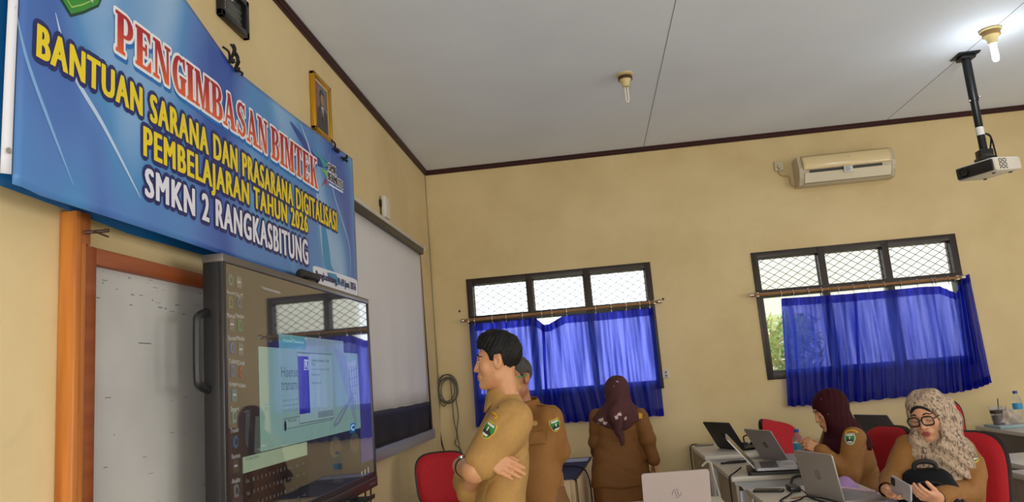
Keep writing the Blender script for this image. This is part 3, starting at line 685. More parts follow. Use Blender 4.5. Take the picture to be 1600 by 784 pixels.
sq([(442, 654), (520, 640), (520, 656), (442, 672)], (96, 116, 110), 3); sq([(443, 656), (519, 642), (519, 654.5), (443, 670)], (124, 152, 142), 3.5)
cy, cz = SY(446, 665); sb.add([Vector((tx - .006 + 4 * .0004, cy + .012 * math.cos(t), cz + .022 * math.sin(t))) for t in np.linspace(0, 6.28, 13)[:-1]], [tuple(range(12))], smat((30, 30, 34)))
stext('Mobile Version', (450, 660), (463, 658), 0.014, (40, 46, 46), 4)
# device drawing at the right of the page
sq([(521, 540), (541, 556), (559, 664), (556, 668)], (112, 132, 142), 2.5); sq([(543, 568), (556, 562), (560, 640), (549, 606)], (142, 158, 168), 2.6)
for k in range(4): sq([(545 + k * 3.5, 572), (546 + k * 3.5, 571), (551 + k * 3, 640), (550 + k * 3, 640)], (96, 110, 150), 2.8)
for k in range(5): sq([(545 + k * 1, 580 + 12 * k), (559, 574 + 13 * k), (559, 575 + 13 * k), (545 + k, 581 + 12 * k)], (96, 110, 150), 2.8)
sq([(534, 640), (550, 617), (552, 620), (530, 662), (522, 668), (521, 662)], (100, 116, 120), 2.7); sq([(534, 645), (548, 622), (528, 658), (523, 663)], (138, 156, 160), 2.75)
sq([(548, 662), (555, 660), (555, 675), (548, 677)], (20, 92, 150), 3); stext('C', (549, 673), (554, 671), 0.03, (180, 210, 230), 4, 0.03)
# setup dialog
y0d, z1d = SY(465, 551); y1d = SY(519, 570)[0]; z0d = SY(468, 661)[1]
srect(y0d - .004, z0d - .004, y1d + .004, z1d + .004, (80, 90, 90), 4); srect(y0d, z0d, y1d, z1d, (130, 156, 154), 5)
srect(y0d, SY(469, 647)[1], SY(485, 650)[0], SY(466, 556)[1], (42, 34, 120), 6)
sq([(475, 561), (482, 562), (482, 577.5), (475, 578)], (160, 170, 190), 7); sq([(476, 563), (481, 564), (481, 576), (476, 576.5)], (42, 34, 120), 8); stext('R', (477, 574.5), (480.5, 574.5), 0.035, (190, 196, 210), 9, 0.02)
stext('Transmission Setup', (466.5, 554), (484, 557), 0.013, (60, 70, 72), 6)
stext('Completing Transmission 2.1.5 Setup', (487, 566), (514, 568), 0.016, (40, 48, 50), 6, 0.01); stext('Wizard', (487, 571), (492, 571), 0.016, (40, 48, 50), 6)
stext('Setup has finished installing on your computer', (487, 579), (515, 580), 0.012, (60, 70, 72), 6); stext('Click Finish to close', (487, 587), (500, 587), 0.012, (60, 70, 72), 6); stext('Run transmission now', (487, 600), (502, 600), 0.012, (60, 70, 72), 6)
srect(SY(497, 655)[0], SY(497, 653)[1], y1d - .01, SY(497, 653)[1] + .028, (106, 124, 126), 6)
# on-screen keyboard
yk0, zk0 = SY(381, 776); yk1 = SY(481, 730)[0]; zk1 = SY(381, 721)[1]
zk1 = SY(381, 714)[1]
srect(yk0, zk1 - 0.055, yk1, zk1, (134, 152, 126), 4); srect(yk0, TZ0 + .035, yk1, zk1 - .055, (26, 25, 27), 4)
stext('On-Screen Keyboard', (384, 722), (405, 720), 0.018, (60, 80, 80), 5)
rows = ['Esc 1 2 3 4 5 6 7 8 9 0', 'Tab q w e r t y u i o p', 'Caps a s d f g h j k l', 'Shift z x c v b n m', 'Fn Ctrl Alt']
for ri, rw in enumerate(rows):
    zz = zk1 - .09 - ri * 0.043; ks = rw.split(); yy = yk0 + .02
    for ch in ks:
        wd_ = 0.009 * len(ch); fit_text(sb, ch, lambda u, v, dd: Vector((tx - .006 + 5 * .0004, yy + wd_ * u, zz + .013 * v)), 0, 0, 1, 1, 0.0, smat((100, 100, 100)), 0); yy += 0.034 + .02 * (len(ch) > 1)
    for k in range(3):
        fit_text(sb, ['Home', 'End', 'Insert', 'PgUp', 'PgDn', 'Pause', 'Up', 'Dn', 'Del', 'ScrLk', 'Opt', 'Help', 'Nav', 'Mv', 'Dock'][ri * 3 + k], lambda u, v, dd: Vector((tx - .006 + 5 * .0004, yk1 - .19 + .065 * k + .03 * u, zz + .012 * v)), 0, 0, 1, 1, 0.0, smat((80, 80, 80)), 0)
# desktop icons with captions
ics = [(361, 437, (120, 170, 140)), (374, 441, (150, 150, 150)), (361, 472, (150, 150, 110)), (375, 473, (80, 130, 170)), (363, 507, (130, 130, 130)), (376, 508, (60, 170, 110)), (364, 543, (60, 120, 200)), (377, 546, (130, 140, 140)), (365, 579, (40, 100, 190)), (378, 581, (180, 50, 60)), (367, 617, (60, 140, 170)), (367, 650, (110, 170, 170)), (369, 690, (60, 140, 190)), (369, 728, (110, 110, 100)), (370, 766, (150, 160, 160))]
cap = ['Recycle', 'This PC', 'Manual', 'Panduan', 'Rumah', 'Media', 'Tablet', 'Disk', 'Edge', 'Video', 'Smart', 'Transfer', 'Remote', 'Audio', 'Viewer']
for k, (px, py, col) in enumerate(ics):
    cy, cz = SY(px, py); rr = 0.020; hz = 0.022
    kind = k % 3
    if kind == 0: pl = [(math.cos(t), math.sin(t)) for t in np.linspace(0, 6.28, 13)[:-1]]
    elif kind == 1: pl = rrect(-1, -1, 1, 1, .3, 3)
    else: pl = [(-.8, -1), (.8, -1), (1, .3), (.4, 1), (-.9, .8)]
    sb.add([Vector((tx - .006 + .0008, cy + rr * a, cz + hz * b)) for a, b in pl], [tuple(range(len(pl)))], smat([int(q*.55) for q in col]))
    if kind != 1: sb.add([Vector((tx - .006 + .0012, cy + rr * .5 * a + .004, cz + hz * .5 * b)) for a, b in pl], [tuple(range(len(pl)))], smat((44, 44, 50)))
    else: sb.add([Vector((tx - .006 + .0012, cy + rr * a, cz + hz * b)) for a, b in ((-.6, -.1), (.6, -.1), (.6, .2), (-.6, .2))], [(0, 1, 2, 3)], smat((140, 145, 150)))
    fit_text(sb, cap[k], lambda u, v, dd: Vector((tx - .006 + .0012, cy - .03 + .06 * u, cz - .055 + .016 * v)), 0, 0, 1, 1, 0.0, smat((150, 150, 146)), 0)
for px, py, h_ in ((566, 739, .02), (571, 737, .025), (576, 734, .03)): cy, cz = SY(px, py); srect(cy - .006, cz - h_ / 2, cy + .004, cz + h_ / 2, (170, 170, 170), 3)
scn = sb.build('screen', smats, tv, fixn=False)
# camera bar clipped on top of the display
p = Lf(490, 434, tx - .02); wc = thing('webcam', 'black cylindrical webcam sitting on top of the large display', 'webcam', (tx - .03, p.y, TZ1))
MB().lathe([(.004, -.14), (.02, -.138), (.024, -.13), (.024, .05), (.018, .053), (.003, .053)], 18, M=frame_of(Vector((tx - .03, p.y, TZ1 + .03)), (1, 0, 0), (0, 1, 0))).build('body', M_plast, wc)
MB().lathe([(.003, .052), (.019, .052), (.02, .057), (.003, .058)], 18, M=frame_of(Vector((tx - .03, p.y, TZ1 + .03)), (1, 0, 0), (0, 1, 0))).build('end_cap', mat('grey_cap', (120, 116, 110), 0.4), wc)
MB().box((tx - .05, p.y - .08, TZ1 - .002), (tx - .01, p.y + .0, TZ1 + .012), bev=.003).build('clip', M_plast, wc)
cbm = MB()
for px in (557, 566): p = Lf(px, 760, .12); cbm.tube(spline([(tx - .05, p.y, TZ0 - .045), (tx - .07, p.y + .01, 0.7), (tx - .08, p.y - .03, .35), (tx - .09, p.y + .05, .02)], 6), .005, 6)
cbm.build('power_cable', M_cord, tv)

# ------------------------------------------------------------------ framed pictures
def pframe(name, label, pix, mats, bwid, off, cat):
    p = [Lf(*q, off) for q in pix]; y0 = (p[0].y + p[3].y) / 2; y1 = (p[1].y + p[2].y) / 2; z1 = (p[0].z + p[1].z) / 2; z0 = (p[2].z + p[3].z) / 2
    root = thing(name, label, cat, (0, (y0 + y1) / 2, z0))
    fm = MB()
    for (a, b, c, d) in ((y0, z0, y1, z0 + bwid), (y0, z1 - bwid, y1, z1), (y0, z0, y0 + bwid, z1), (y1 - bwid, z0, y1, z1)): fm.box((0.002, a, b), (off, c, d), bev=.004)
    fm.build('frame', mats[0], root)
    return root, y0 + bwid * .9, y1 - bwid * .9, z0 + bwid * .9, z1 - bwid * .9
M_gold = mat('gold_frame', (206, 158, 40), 0.3, metal=0.7)
pr, a0, a1, c0, c1 = pframe('portrait_picture', 'gold-framed portrait of a man in dark suit on the left wall', ((491, 113), (518, 136), (520, 223), (493, 200)), [M_gold], .022, .03, 'picture')
pm = MB(); fl = lambda pts, mi, d: pm.add([Vector((.014 + d * .0008, a0 + (a1 - a0) * u, c0 + (c1 - c0) * v)) for u, v in pts], [tuple(range(len(pts)))], mi)
fl([(0, 0), (1, 0), (1, 1), (0, 1)], 6, 0); fl([(.06, .05), (.94, .05), (.94, .95), (.06, .95)], 0, 1); fl([(.06, .05), (.3, .05), (.26, .5), (.3, .95), (.06, .95)], 1, 2)
fl([(.2, .05), (.9, .05), (.88, .42), (.66, .55), (.46, .55), (.26, .42)], 2, 3); fl([(.48, .53), (.64, .53), (.57, .2)], 3, 4); fl([(.54, .5), (.58, .5), (.59, .26), (.56, .2), (.53, .26)], 4, 5)
fl([(.56 + .13 * math.cos(t), .67 + .13 * math.sin(t)) for t in np.linspace(0, 6.28, 15)[:-1]], 5, 4); fl([(.43, .7), (.44, .82), (.56, .88), (.68, .82), (.69, .7), (.62, .78), (.5, .78)], 2, 5)
pm.build('photo', [mat('photo_grey', (104, 100, 96), .2), mat('photo_flag', (150, 50, 44), .2), mat('photo_suit', (34, 36, 48), .2), mat('photo_shirt', (206, 206, 206), .2), mat('photo_tie', (120, 26, 36), .2), mat('photo_skin', (150, 110, 86), .2), mat('photo_mount', (206, 200, 180), .3)], pr, fixn=False)
aw, a0, a1, c0, c1 = pframe('award_plaque', 'black-framed certificate hanging high above the banner', ((346, -36), (390, 0), (390, 60), (348, 24)), [mat('black_frame', (22, 22, 24), .3)], .03, .03, 'picture')
pm = MB(); fl([(0, 0), (1, 0), (1, 1), (0, 1)], 0, 0)
fl([(.06, .2), (.18, .2), (.18, .66), (.06, .66)], 1, 1)
for k in range(4): fl([(.08 + .02 * k % .03, .24 + .11 * k), (.15, .24 + .11 * k), (.15, .29 + .11 * k), (.09, .3 + .11 * k)], 2, 2)
for k in range(7): fl([(.22, .18 + .07 * k), (.9 - .07 * (k % 3), .18 + .07 * k), (.9 - .07 * (k % 3), .205 + .07 * k), (.22, .205 + .07 * k)], 3, 1)
fl([(.4 + .16 * math.cos(t) * (1 if i % 2 else .6), .82 + .12 * math.sin(t) * (1 if i % 2 else .6)) for i, t in enumerate(np.linspace(0, 6.28, 17)[:-1])], 2, 1)
pm.build('certificate', [mat('cert_black', (30, 29, 30), .25), mat('cert_red', (150, 40, 56), .3), mat('cert_white', (200, 196, 188), .3), mat('cert_grey', (120, 126, 116), .3)], aw, fixn=False)
# small white sensor box on the wall
p = Lf(603, 325, .03); s_ = thing('wall_sensor', 'small white box with bracket on the left wall above the screen', 'sensor', (0, p.y, p.z))
MB().box((.012, p.y - .075, p.z - .085), (.05, p.y + .055, p.z + .085), bev=.014, seg=3).build('case', mat('white_case', (214, 210, 196), .4), s_)
MB().box((0, p.y - .08, p.z + .0), (.02, p.y - .03, p.z + .05)).build('wall_plate', M_plast, s_)
bk = MB(); bk.tube([(0, p.y + .0, p.z - .11), (.05, p.y + .03, p.z - .115)], .005, 6); bk.tube([(0, p.y - .04, p.z - .13), (.05, p.y + .05, p.z - .12)], .004, 6); bk.build('bracket_screw', mat('brown_bracket', (110, 80, 66), .5), s_)
# ------------------------------------------------------------------ on the back wall: air conditioner, socket, cables
M_ac = mat('yellowed_ac_plastic', (226, 204, 156), 0.18, spec=0.6); M_ac2 = mat('ac_grey_plastic', (196, 184, 158), 0.35); M_slot = mat('dark_slot', (40, 38, 36), 0.5)
p0, p1 = Bk(1243, 244, .1), Bk(1393, 234, .1); q0, q1 = Bk(1245, 292, .1), Bk(1393, 277, .1)
ax0, ax1 = (p0.x + q0.x) / 2, (p1.x + q1.x) / 2; az1 = (p0.z + p1.z) / 2 - .01; az0 = (q0.z + q1.z) / 2
ac = thing('air_conditioner', 'cream wall air conditioner with label high on the back wall', 'air conditioner', ((ax0 + ax1) / 2, D, az0))
hh = az1 - az0
prof = [(0, 0), (-.02, 0), (-.13, .0), (-.175, .06), (-.19, .10), (-.20, .14), (-.17, hh * .97), (-.15, hh), (0, hh)]
mb = MB(); mb.prism(prof, ax0 + .03, ax1 - .03, lambda u, v, d: Vector((d, D + u, az0 + v)), 0)
mb.build('body', M_ac2, ac)
for (a, b) in ((ax0, ax0 + .035), (ax1 - .035, ax1)): MB().prism([(u * 1.02 - .0, v) for u, v in prof], a, b, lambda u, v, d: Vector((d, D + u, az0 + v)), 0).build('end_cover', M_ac2, ac)

mb = MB(); mb.sheet(30, 8, lambda u, v: Vector((ax0 + .035 + (ax1 - ax0 - .07) * u, D - .205 - .012 * math.sin(math.pi * v) + .03 * v * v, az0 + .124 + (hh - .128) * v)))
mb.build('front_panel', M_ac, ac, fixn=False, solid=.004)
acf = lambda u, v, d: Vector((d, D + u, az0 + v))
MB().prism([(-.190, .122), (-.2045, .120), (-.2015, .100), (-.188, .100)], ax0 + .09, ax1 - .12, acf).build('air_slot', M_slot, ac)
MB().prism([(-.188, .096), (-.203, .094), (-.160, .014), (-.148, .018)], ax0 + .045, ax1 - .045, acf).build('louver', mat('ac_louver', (224, 214, 188), .3), ac)
MB().prism([(-.150, .012), (-.158, .006), (-.128, -.006), (-.12, 0)], ax0 + .045, ax1 - .045, acf).build('lower_lip', M_ac2, ac)
pc = Bk(1326, 262, .22); mb = MB(); mb.box((pc.x - .04, pc.y - .004, pc.z - .035), (pc.x + .035, pc.y + .01, pc.z + .02)); 
mb.build('energy_label', mat('label_white', (220, 220, 214), .5), ac)
mb = MB()
for k in range(4): mb.box((pc.x - .032, pc.y - .0052, pc.z + .008 - k * .011), (pc.x + .02 - .012 * (k % 2), pc.y - .004, pc.z + .012 - k * .011))
mb.build('label_print', mat('label_print', (60, 80, 120), .5), ac)
mb = MB(); pl = Bk(1328, 244, .19); mb.box((pl.x - .008, pl.y - .02, pl.z - .004), (pl.x + .008, pl.y, pl.z + .004)); mb.build('maker_mark', M_chrome, ac)
ps = Bk(1217, 259, .02); so_ = thing('wall_socket', 'white socket with plugged cord left of the air conditioner', 'socket', (ps.x, D, ps.z))
MB().box((ps.x - .04, D - .022, ps.z - .045), (ps.x + .04, D, ps.z + .045), bev=.006).build('plate', mat('old_white_plastic', (206, 194, 164), .4), so_)
MB().lathe([(.003, 0), (.02, 0), (.018, .028), (.003, .03)], 12, M=frame_of(Vector((ps.x, D - .022, ps.z - .01)), (1, 0, 0), (0, -1, 0))).build('plug', mat('old_white_plastic_plug', (200, 186, 156), .4), so_)
MB().tube(spline([(ps.x, D - .04, ps.z - .02), Bk(1217, 268, .015), Bk(1222, 274, .012), Bk(1233, 276, .012), Bk(1236, 288, .012), Bk(1248, 292, .02), (ax0 + .04, D - .02, az0 + .01)], 6), .007, 6).build('cord', mat('cream_cord', (190, 168, 120), .5), so_)
# small socket plate right of the left window
ps = Bk(1040, 584, .01); s2_ = thing('wall_socket', 'small white socket at the lower right corner of the left window', 'socket', (ps.x, D, ps.z))
MB().box((ps.x - .03, D - .014, ps.z - .04), (ps.x + .03, D, ps.z + .035), bev=.005).build('plate', mat('white_plate', (206, 196, 180), .4), s2_)
mb = MB()
for dz in (-.015, .015): mb.lathe([(.002, 0), (.011, 0), (.011, .003), (.002, .003)], 12, M=frame_of(Vector((ps.x + .004, D - .014, ps.z + dz)), (1, 0, 0), (0, -1, 0)))
mb.build('socket_hole', mat('socket_grey', (120, 112, 104), .5), s2_)
for px, py in ((718, 486), (1036, 467)):
    p = Bk(px, py); MB().lathe([(.001, 0), (.012, 0), (.010, .006), (.001, .008)], 9, M=frame_of(p, (1, 0, 0), (0, -1, 0))).build('wall_plug', mat('wall_plug', (86, 76, 56), .8), None)
for o in [o for o in C.objects if o.name.startswith('wall_plug')]: tag(o, 'dark plugged drill hole left of the left window' if o.name == 'wall_plug' else 'dark filled drill hole right of the left window', 'wall plug')
# coil of grey cable hanging on the back wall
M_gcab = mat('grey_cable', (104, 98, 86), .6)
pc = Bk(699, 609, .04); rr = random.Random(5); mb = MB(); pts = []
for k in range(150):
    t = k / 149 * 2 * math.pi * 5.3; R_c = .105 + .014 * math.sin(t * .37 + 1); pts.append((pc.x + R_c * .82 * math.cos(t) + .012 * math.sin(t * .21), D - .02 - .02 * (k / 149) - .006 * math.sin(t * 1.7), pc.z + .012 * math.cos(t * .3) + R_c * 1.12 * math.sin(t)))
mb.tube(pts, .0055, 6)
for tail in (((703, 588), (706, 620), (709, 655), (714, 680), (711, 693), (721, 705), (722, 730)), ((712, 620), (716, 650), (714, 672), (718, 700), (722, 740)), ((690, 612), (688, 628), (693, 634), (697, 632))):
    mb.tube(spline([Bk(*q, .025) for q in tail], 6), .0055, 6)
co = mb.build('cable_coil', M_gcab, None); tag(co, 'coil of grey cable hanging on the back wall near the corner', 'cable')
mb = MB(); mb.tube(spline([Bk(665, 266, .012), Bk(664, 275, .014), Bk(667, 330, .014), Bk(672, 400, .016), Bk(676, 470, .016), Bk(681, 540, .016), Bk(686, 620, .016), Bk(689, 760, .016)], 8), .007, 6)
tag(mb.build('cable', mat('corner_cable', (150, 138, 112), .6), None), 'thin pale cable running down the corner of the two walls', 'cable')
mb = MB(); mb.tube(spline([Bk(677, 560, .03), Bk(679, 625, .03), Bk(684, 655, .03), Bk(690, 690, .03), Bk(697, 720, .03), Bk(702, 790, .03)], 8), .008, 6)
tag(mb.build('cable', mat('dark_cable', (36, 34, 34), .6), None), 'dark cable hanging in the corner beside the screen edge', 'cable')
p = Lf(678, 775, .02); ws = thing('wall_socket', 'white socket plate low on the left wall under the screen', 'socket', (0, p.y, p.z - .05))
MB().box((0, p.y - .07, p.z - .06), (.02, p.y + .05, p.z + .05), bev=.006).build('plate', M_case, ws)
mb = MB(); mb.lathe([(.003, 0), (.02, 0), (.018, .03), (.003, .03)], 12, M=frame_of(Vector((.02, p.y, p.z)), (0, 1, 0), (1, 0, 0))); mb.build('plug', mat('white_plug', (220, 216, 206), .4), ws)

# ------------------------------------------------------------------ on the ceiling: two lamps, projector on its pole
M_cer = mat('cream_ceramic', (214, 196, 140), .35); M_brown = mat('brown_ring', (74, 56, 30), .5)
def lamp(px, py, lit, label, sc_=1.0):
    p = Zt(px, py, H); root = thing('ceiling_lamp', label, 'ceiling lamp', (p.x, p.y, H))
    L = lambda prof: [(a * sc_, H - b * sc_) for a, b in prof]
    c = (p.x, p.y, 0)
    MB().lathe(L([(.002, 0), (.062, 0), (.066, .012), (.05, .02), (.002, .02)]), 24, c=c).build('ceiling_plate', M_cer, root)
    MB().lathe(L([(.002, .02), (.052, .02), (.054, .045), (.002, .045)]), 24, c=c).build('ring', M_brown if not lit else mat('brass_ring', (150, 116, 60), .4), root)
    MB().lathe(L([(.002, .045), (.046, .045), (.030, .07), (.026, .10), (.002, .10)]), 24, c=c).build('socket', M_cer, root)
    mb = MB()
    if lit:
        mb.lathe(L([(.004, .10), (.019, .102), (.020, .20), (.015, .215), (.004, .22)]), 16, c=c)
        M_ = mat('lit_tube', (255, 255, 255), .3, emit=(235, 244, 255), es=9)
    else:
        for s_ in (-.010, .010): mb.tube([(p.x + s_, p.y, H - .10), (p.x + s_ * .9, p.y, H - .20)], .007, 8)
        mb.tube([(p.x - .010, p.y, H - .20), (p.x, p.y, H - .208), (p.x + .010, p.y, H - .20)], .007, 8)
        M_ = mat('white_tube', (226, 222, 206), .25)
    mb.build('bulb', M_, root)
    if lit:
        l = bpy.data.lights.new('lamp_light', 'POINT'); l.energy = 5; l.color = (.86, .94, 1); l.shadow_soft_size = .04
        o = bpy.data.objects.new('lamp_light', l); o.location = (p.x - .0, p.y, H - .27); C.objects.link(o)
lamp(976, 116, False, 'unlit thin ceiling bulb in cream holder at the middle of the ceiling', .95)
lamp(1547, 46, True, 'lit white ceiling bulb above the projector pole', 1.05)
pj = Zt(1508, 86, H)
M_blkm = mat('black_metal', (22, 23, 26), .35, metal=.3)
mo = thing('projector_mount', 'black ceiling pole mount carrying the white projector', 'projector mount', (pj.x, pj.y, H))
zb_ = on(1527, 243, 1, pj.y).z
mb = MB(); mb.box((pj.x - .075, pj.y - .075, H - .012), (pj.x + .075, pj.y + .075, H), bev=.004); mb.box((pj.x - .05, pj.y - .05, H - .04), (pj.x + .05, pj.y + .05, H - .012), bev=.006)
for a in (-.06, .06): mb.lathe([(.002, H - .02), (.008, H - .018), (.008, H - .012), (.002, H - .011)], 8, c=(pj.x + a, pj.y - .06, 0))
mb.build('ceiling_plate', M_blkm, mo)
zm = H + (zb_ - H) * .47
MB().tube([(pj.x, pj.y, H - .03), (pj.x, pj.y, zm)], .031, 16).build('outer_pole', M_blkm, mo)
MB().tube([(pj.x, pj.y, zm + .02), (pj.x, pj.y, zb_ + .02)], .026, 16).build('inner_pole', M_blkm, mo)
for a, z in ((-.03, zm + .005), (.03, zm + .03)): MB().lathe([(.001, 0), (.008, 0), (.008, .012), (.001, .012)], 8, M=frame_of(Vector((pj.x + a, pj.y - .01, z)), (0, 0, 1), (a, 0, 0))).build('bolt', M_chrome, mo)
zl = H + (zb_ - H) * .77
mb = MB(); mb.tube([(pj.x, pj.y, zl + .03), (pj.x, pj.y, zl - .03)], .0268, 16); mb.build('paper_label', mat('paper_label', (206, 204, 196), .5), mo)
mb = MB(); mb.box((pj.x - .045, pj.y - .04, zb_ - .02), (pj.x + .045, pj.y + .04, zb_ + .035), bev=.006); mb.box((pj.x - .055, pj.y - .05, zb_ - .045), (pj.x + .055, pj.y + .05, zb_ - .02), bev=.004)
mb.build('clamp', M_blkm, mo)
# projector: front (lens side) turned to the left wall
prj = thing('projector', 'white projector with dark lens face hanging under the black pole', 'projector', (pj.x, pj.y, zb_ - .15), rz=math.radians(28))
Mp = Matrix.Translation((pj.x + .0, pj.y, zb_ - .105)) @ Matrix.Rotation(math.radians(28), 4, 'Z') @ Matrix.Rotation(math.radians(-4), 4, 'Y')
M_pw = mat('projector_white', (214, 206, 192), .4); M_pd = mat('projector_dark', (34, 32, 32), .35)
mb = MB(); mb.box((-.13, -.15, -.05), (.15, .15, .05), bev=.02, M=Mp, seg=3); mb.build('housing', M_pw, prj)
mb = MB(); mb.box((-.142, -.135, -.042), (-.11, .14, .042), bev=.012, M=Mp); mb.build('front_face', M_pd, prj)
mb = MB(); mb.lathe([(.004, 0), (.034, 0), (.036, .016), (.028, .018), (.026, .008), (.004, .004)], 20, M=Mp @ frame_of(Vector((-.140, .075, 0)), (0, 0, 1), (-1, 0, 0))); mb.build('lens', mat('lens_black', (12, 12, 16), .08, spec=.8), prj)
mb = MB()
for i in range(5):
    for k in range(4):
        Mq = Mp @ Matrix.Translation((-.085 + .022 * k, -.1505, .03 - .015 * i)) @ Matrix.Rotation(math.radians(35 if (i + k) % 2 else -35), 4, 'Y')
        mb.box((-.009, -.001, -.0035), (.009, .001, .0035), M=Mq)
mb.build('vent_grille', mat('vent_dark', (70, 66, 62), .5), prj)
for x, y in ((-.08, -.09), (.1, -.09), (.1, .1)): MB().lathe([(.002, -.058), (.012, -.058), (.012, -.045), (.002, -.045)], 10, M=Mp @ Matrix.Translation((x, y, 0))).build('foot', M_pd, prj)
mb = MB()
for a, b in ((.045, .09), (.09, .03)): mb.tube(spline([(pj.x + .02, pj.y, zb_ + .16), (pj.x + .06, pj.y - .01, zb_ + .12), Mp @ Vector((.13, -.03 + b, .08)), Mp @ Vector((.12 , -.05 + b, .045))], 6), .006, 6)
mb.build('power_cable', M_cord, mo)

# ------------------------------------------------------------------ desks
M_desk = mat('desk_laminate', (214, 208, 196), .35, var=.03, scale=4, stretch=(1, 8, 8)); M_edge = mat('desk_edge', (206, 194, 172), .4); M_side = mat('desk_side', (168, 154, 132), .45, var=.04, scale=3); M_tray = mat('desk_pale_grey', (190, 194, 198), .35); M_wht = mat('white_panel', (220, 220, 216), .35); M_lil = mat('lilac_grey_metal', (160, 162, 178), .35, metal=.3)
def desk(label, x0, y0, x1, y1, h=.78, side=None, cat='desk', group=None):
    root = thing('computer_desk', label, cat, ((x0 + x1) / 2, (y0 + y1) / 2, 0), group)
    MB().box((x0, y0, h - .032), (x1, y1, h), bev=.005).build('desktop', [M_desk], root)
    sd = side or M_side
    for (a, b) in ((y0 + .05, y0 + .075), (y1 - .075, y1 - .05)):
        MB().box((x0 + .03, a, 0), (x1 - .22, b, h - .09), bev=.002).build('side_panel', sd, root)
    MB().box((x0 + .025, y0 + .03, 0), (x0 + .045, y1 - .03, h - .032), bev=.002).build('modesty_panel', sd, root)
    MB().prism([(x0 + .02, h - .032), (x1 - .01, h - .032), (x1 - .01, h - .085), (x0 + .07, h - .085), (x0 + .055, h - .062), (x0 + .02, h - .05)], y0 + .02, y0 + .05, lambda u, v, d: Vector((u, d, v))).build('apron', M_tray, root)
    MB().box((x0 + .11, y0 + .035, .06), (x1 - .2, y0 + .05, h - .10), bev=.003).build('white_panel', M_wht, root)
    MB().box((x0 + .045, y0 + .036, .0), (x0 + .075, y0 + .05, h - .09), bev=.003).build('channel', M_lil, root)
    MB().box((x1 - .4, y0 + .03, h - .098), (x1 - .2, y0 + .037, h - .09)).build('slot', M_slot, root)
    return root
DX0, DX1 = 2.235, 2.815
DH = .78
desk('white desk nearest the camera with an upright silver laptop and a phone', DX0, 3.45, DX1, 4.385)
desk('white middle desk with two open silver laptops', DX0, 4.845, DX1, 5.585)
desk('white desk against the back wall with the black laptop', DX0, 5.965, DX1, 6.92)
dr = desk('grey-sided desk by the back wall with drinks and plastic bottle on it', 4.58, 5.6, 5.2, 6.76, side=mat('grey_side', (112, 106, 100), .5))
desk('empty white desk at the right edge behind the red chair', 3.78, 4.5, 4.4, 5.05)
desk('nearer empty white desk at the right edge, lower in the picture', 3.62, 3.75, 4.24, 4.42)
desk('white desk under the pale pink laptop at the bottom edge', 1.52, 3.62, 2.06, 4.22)

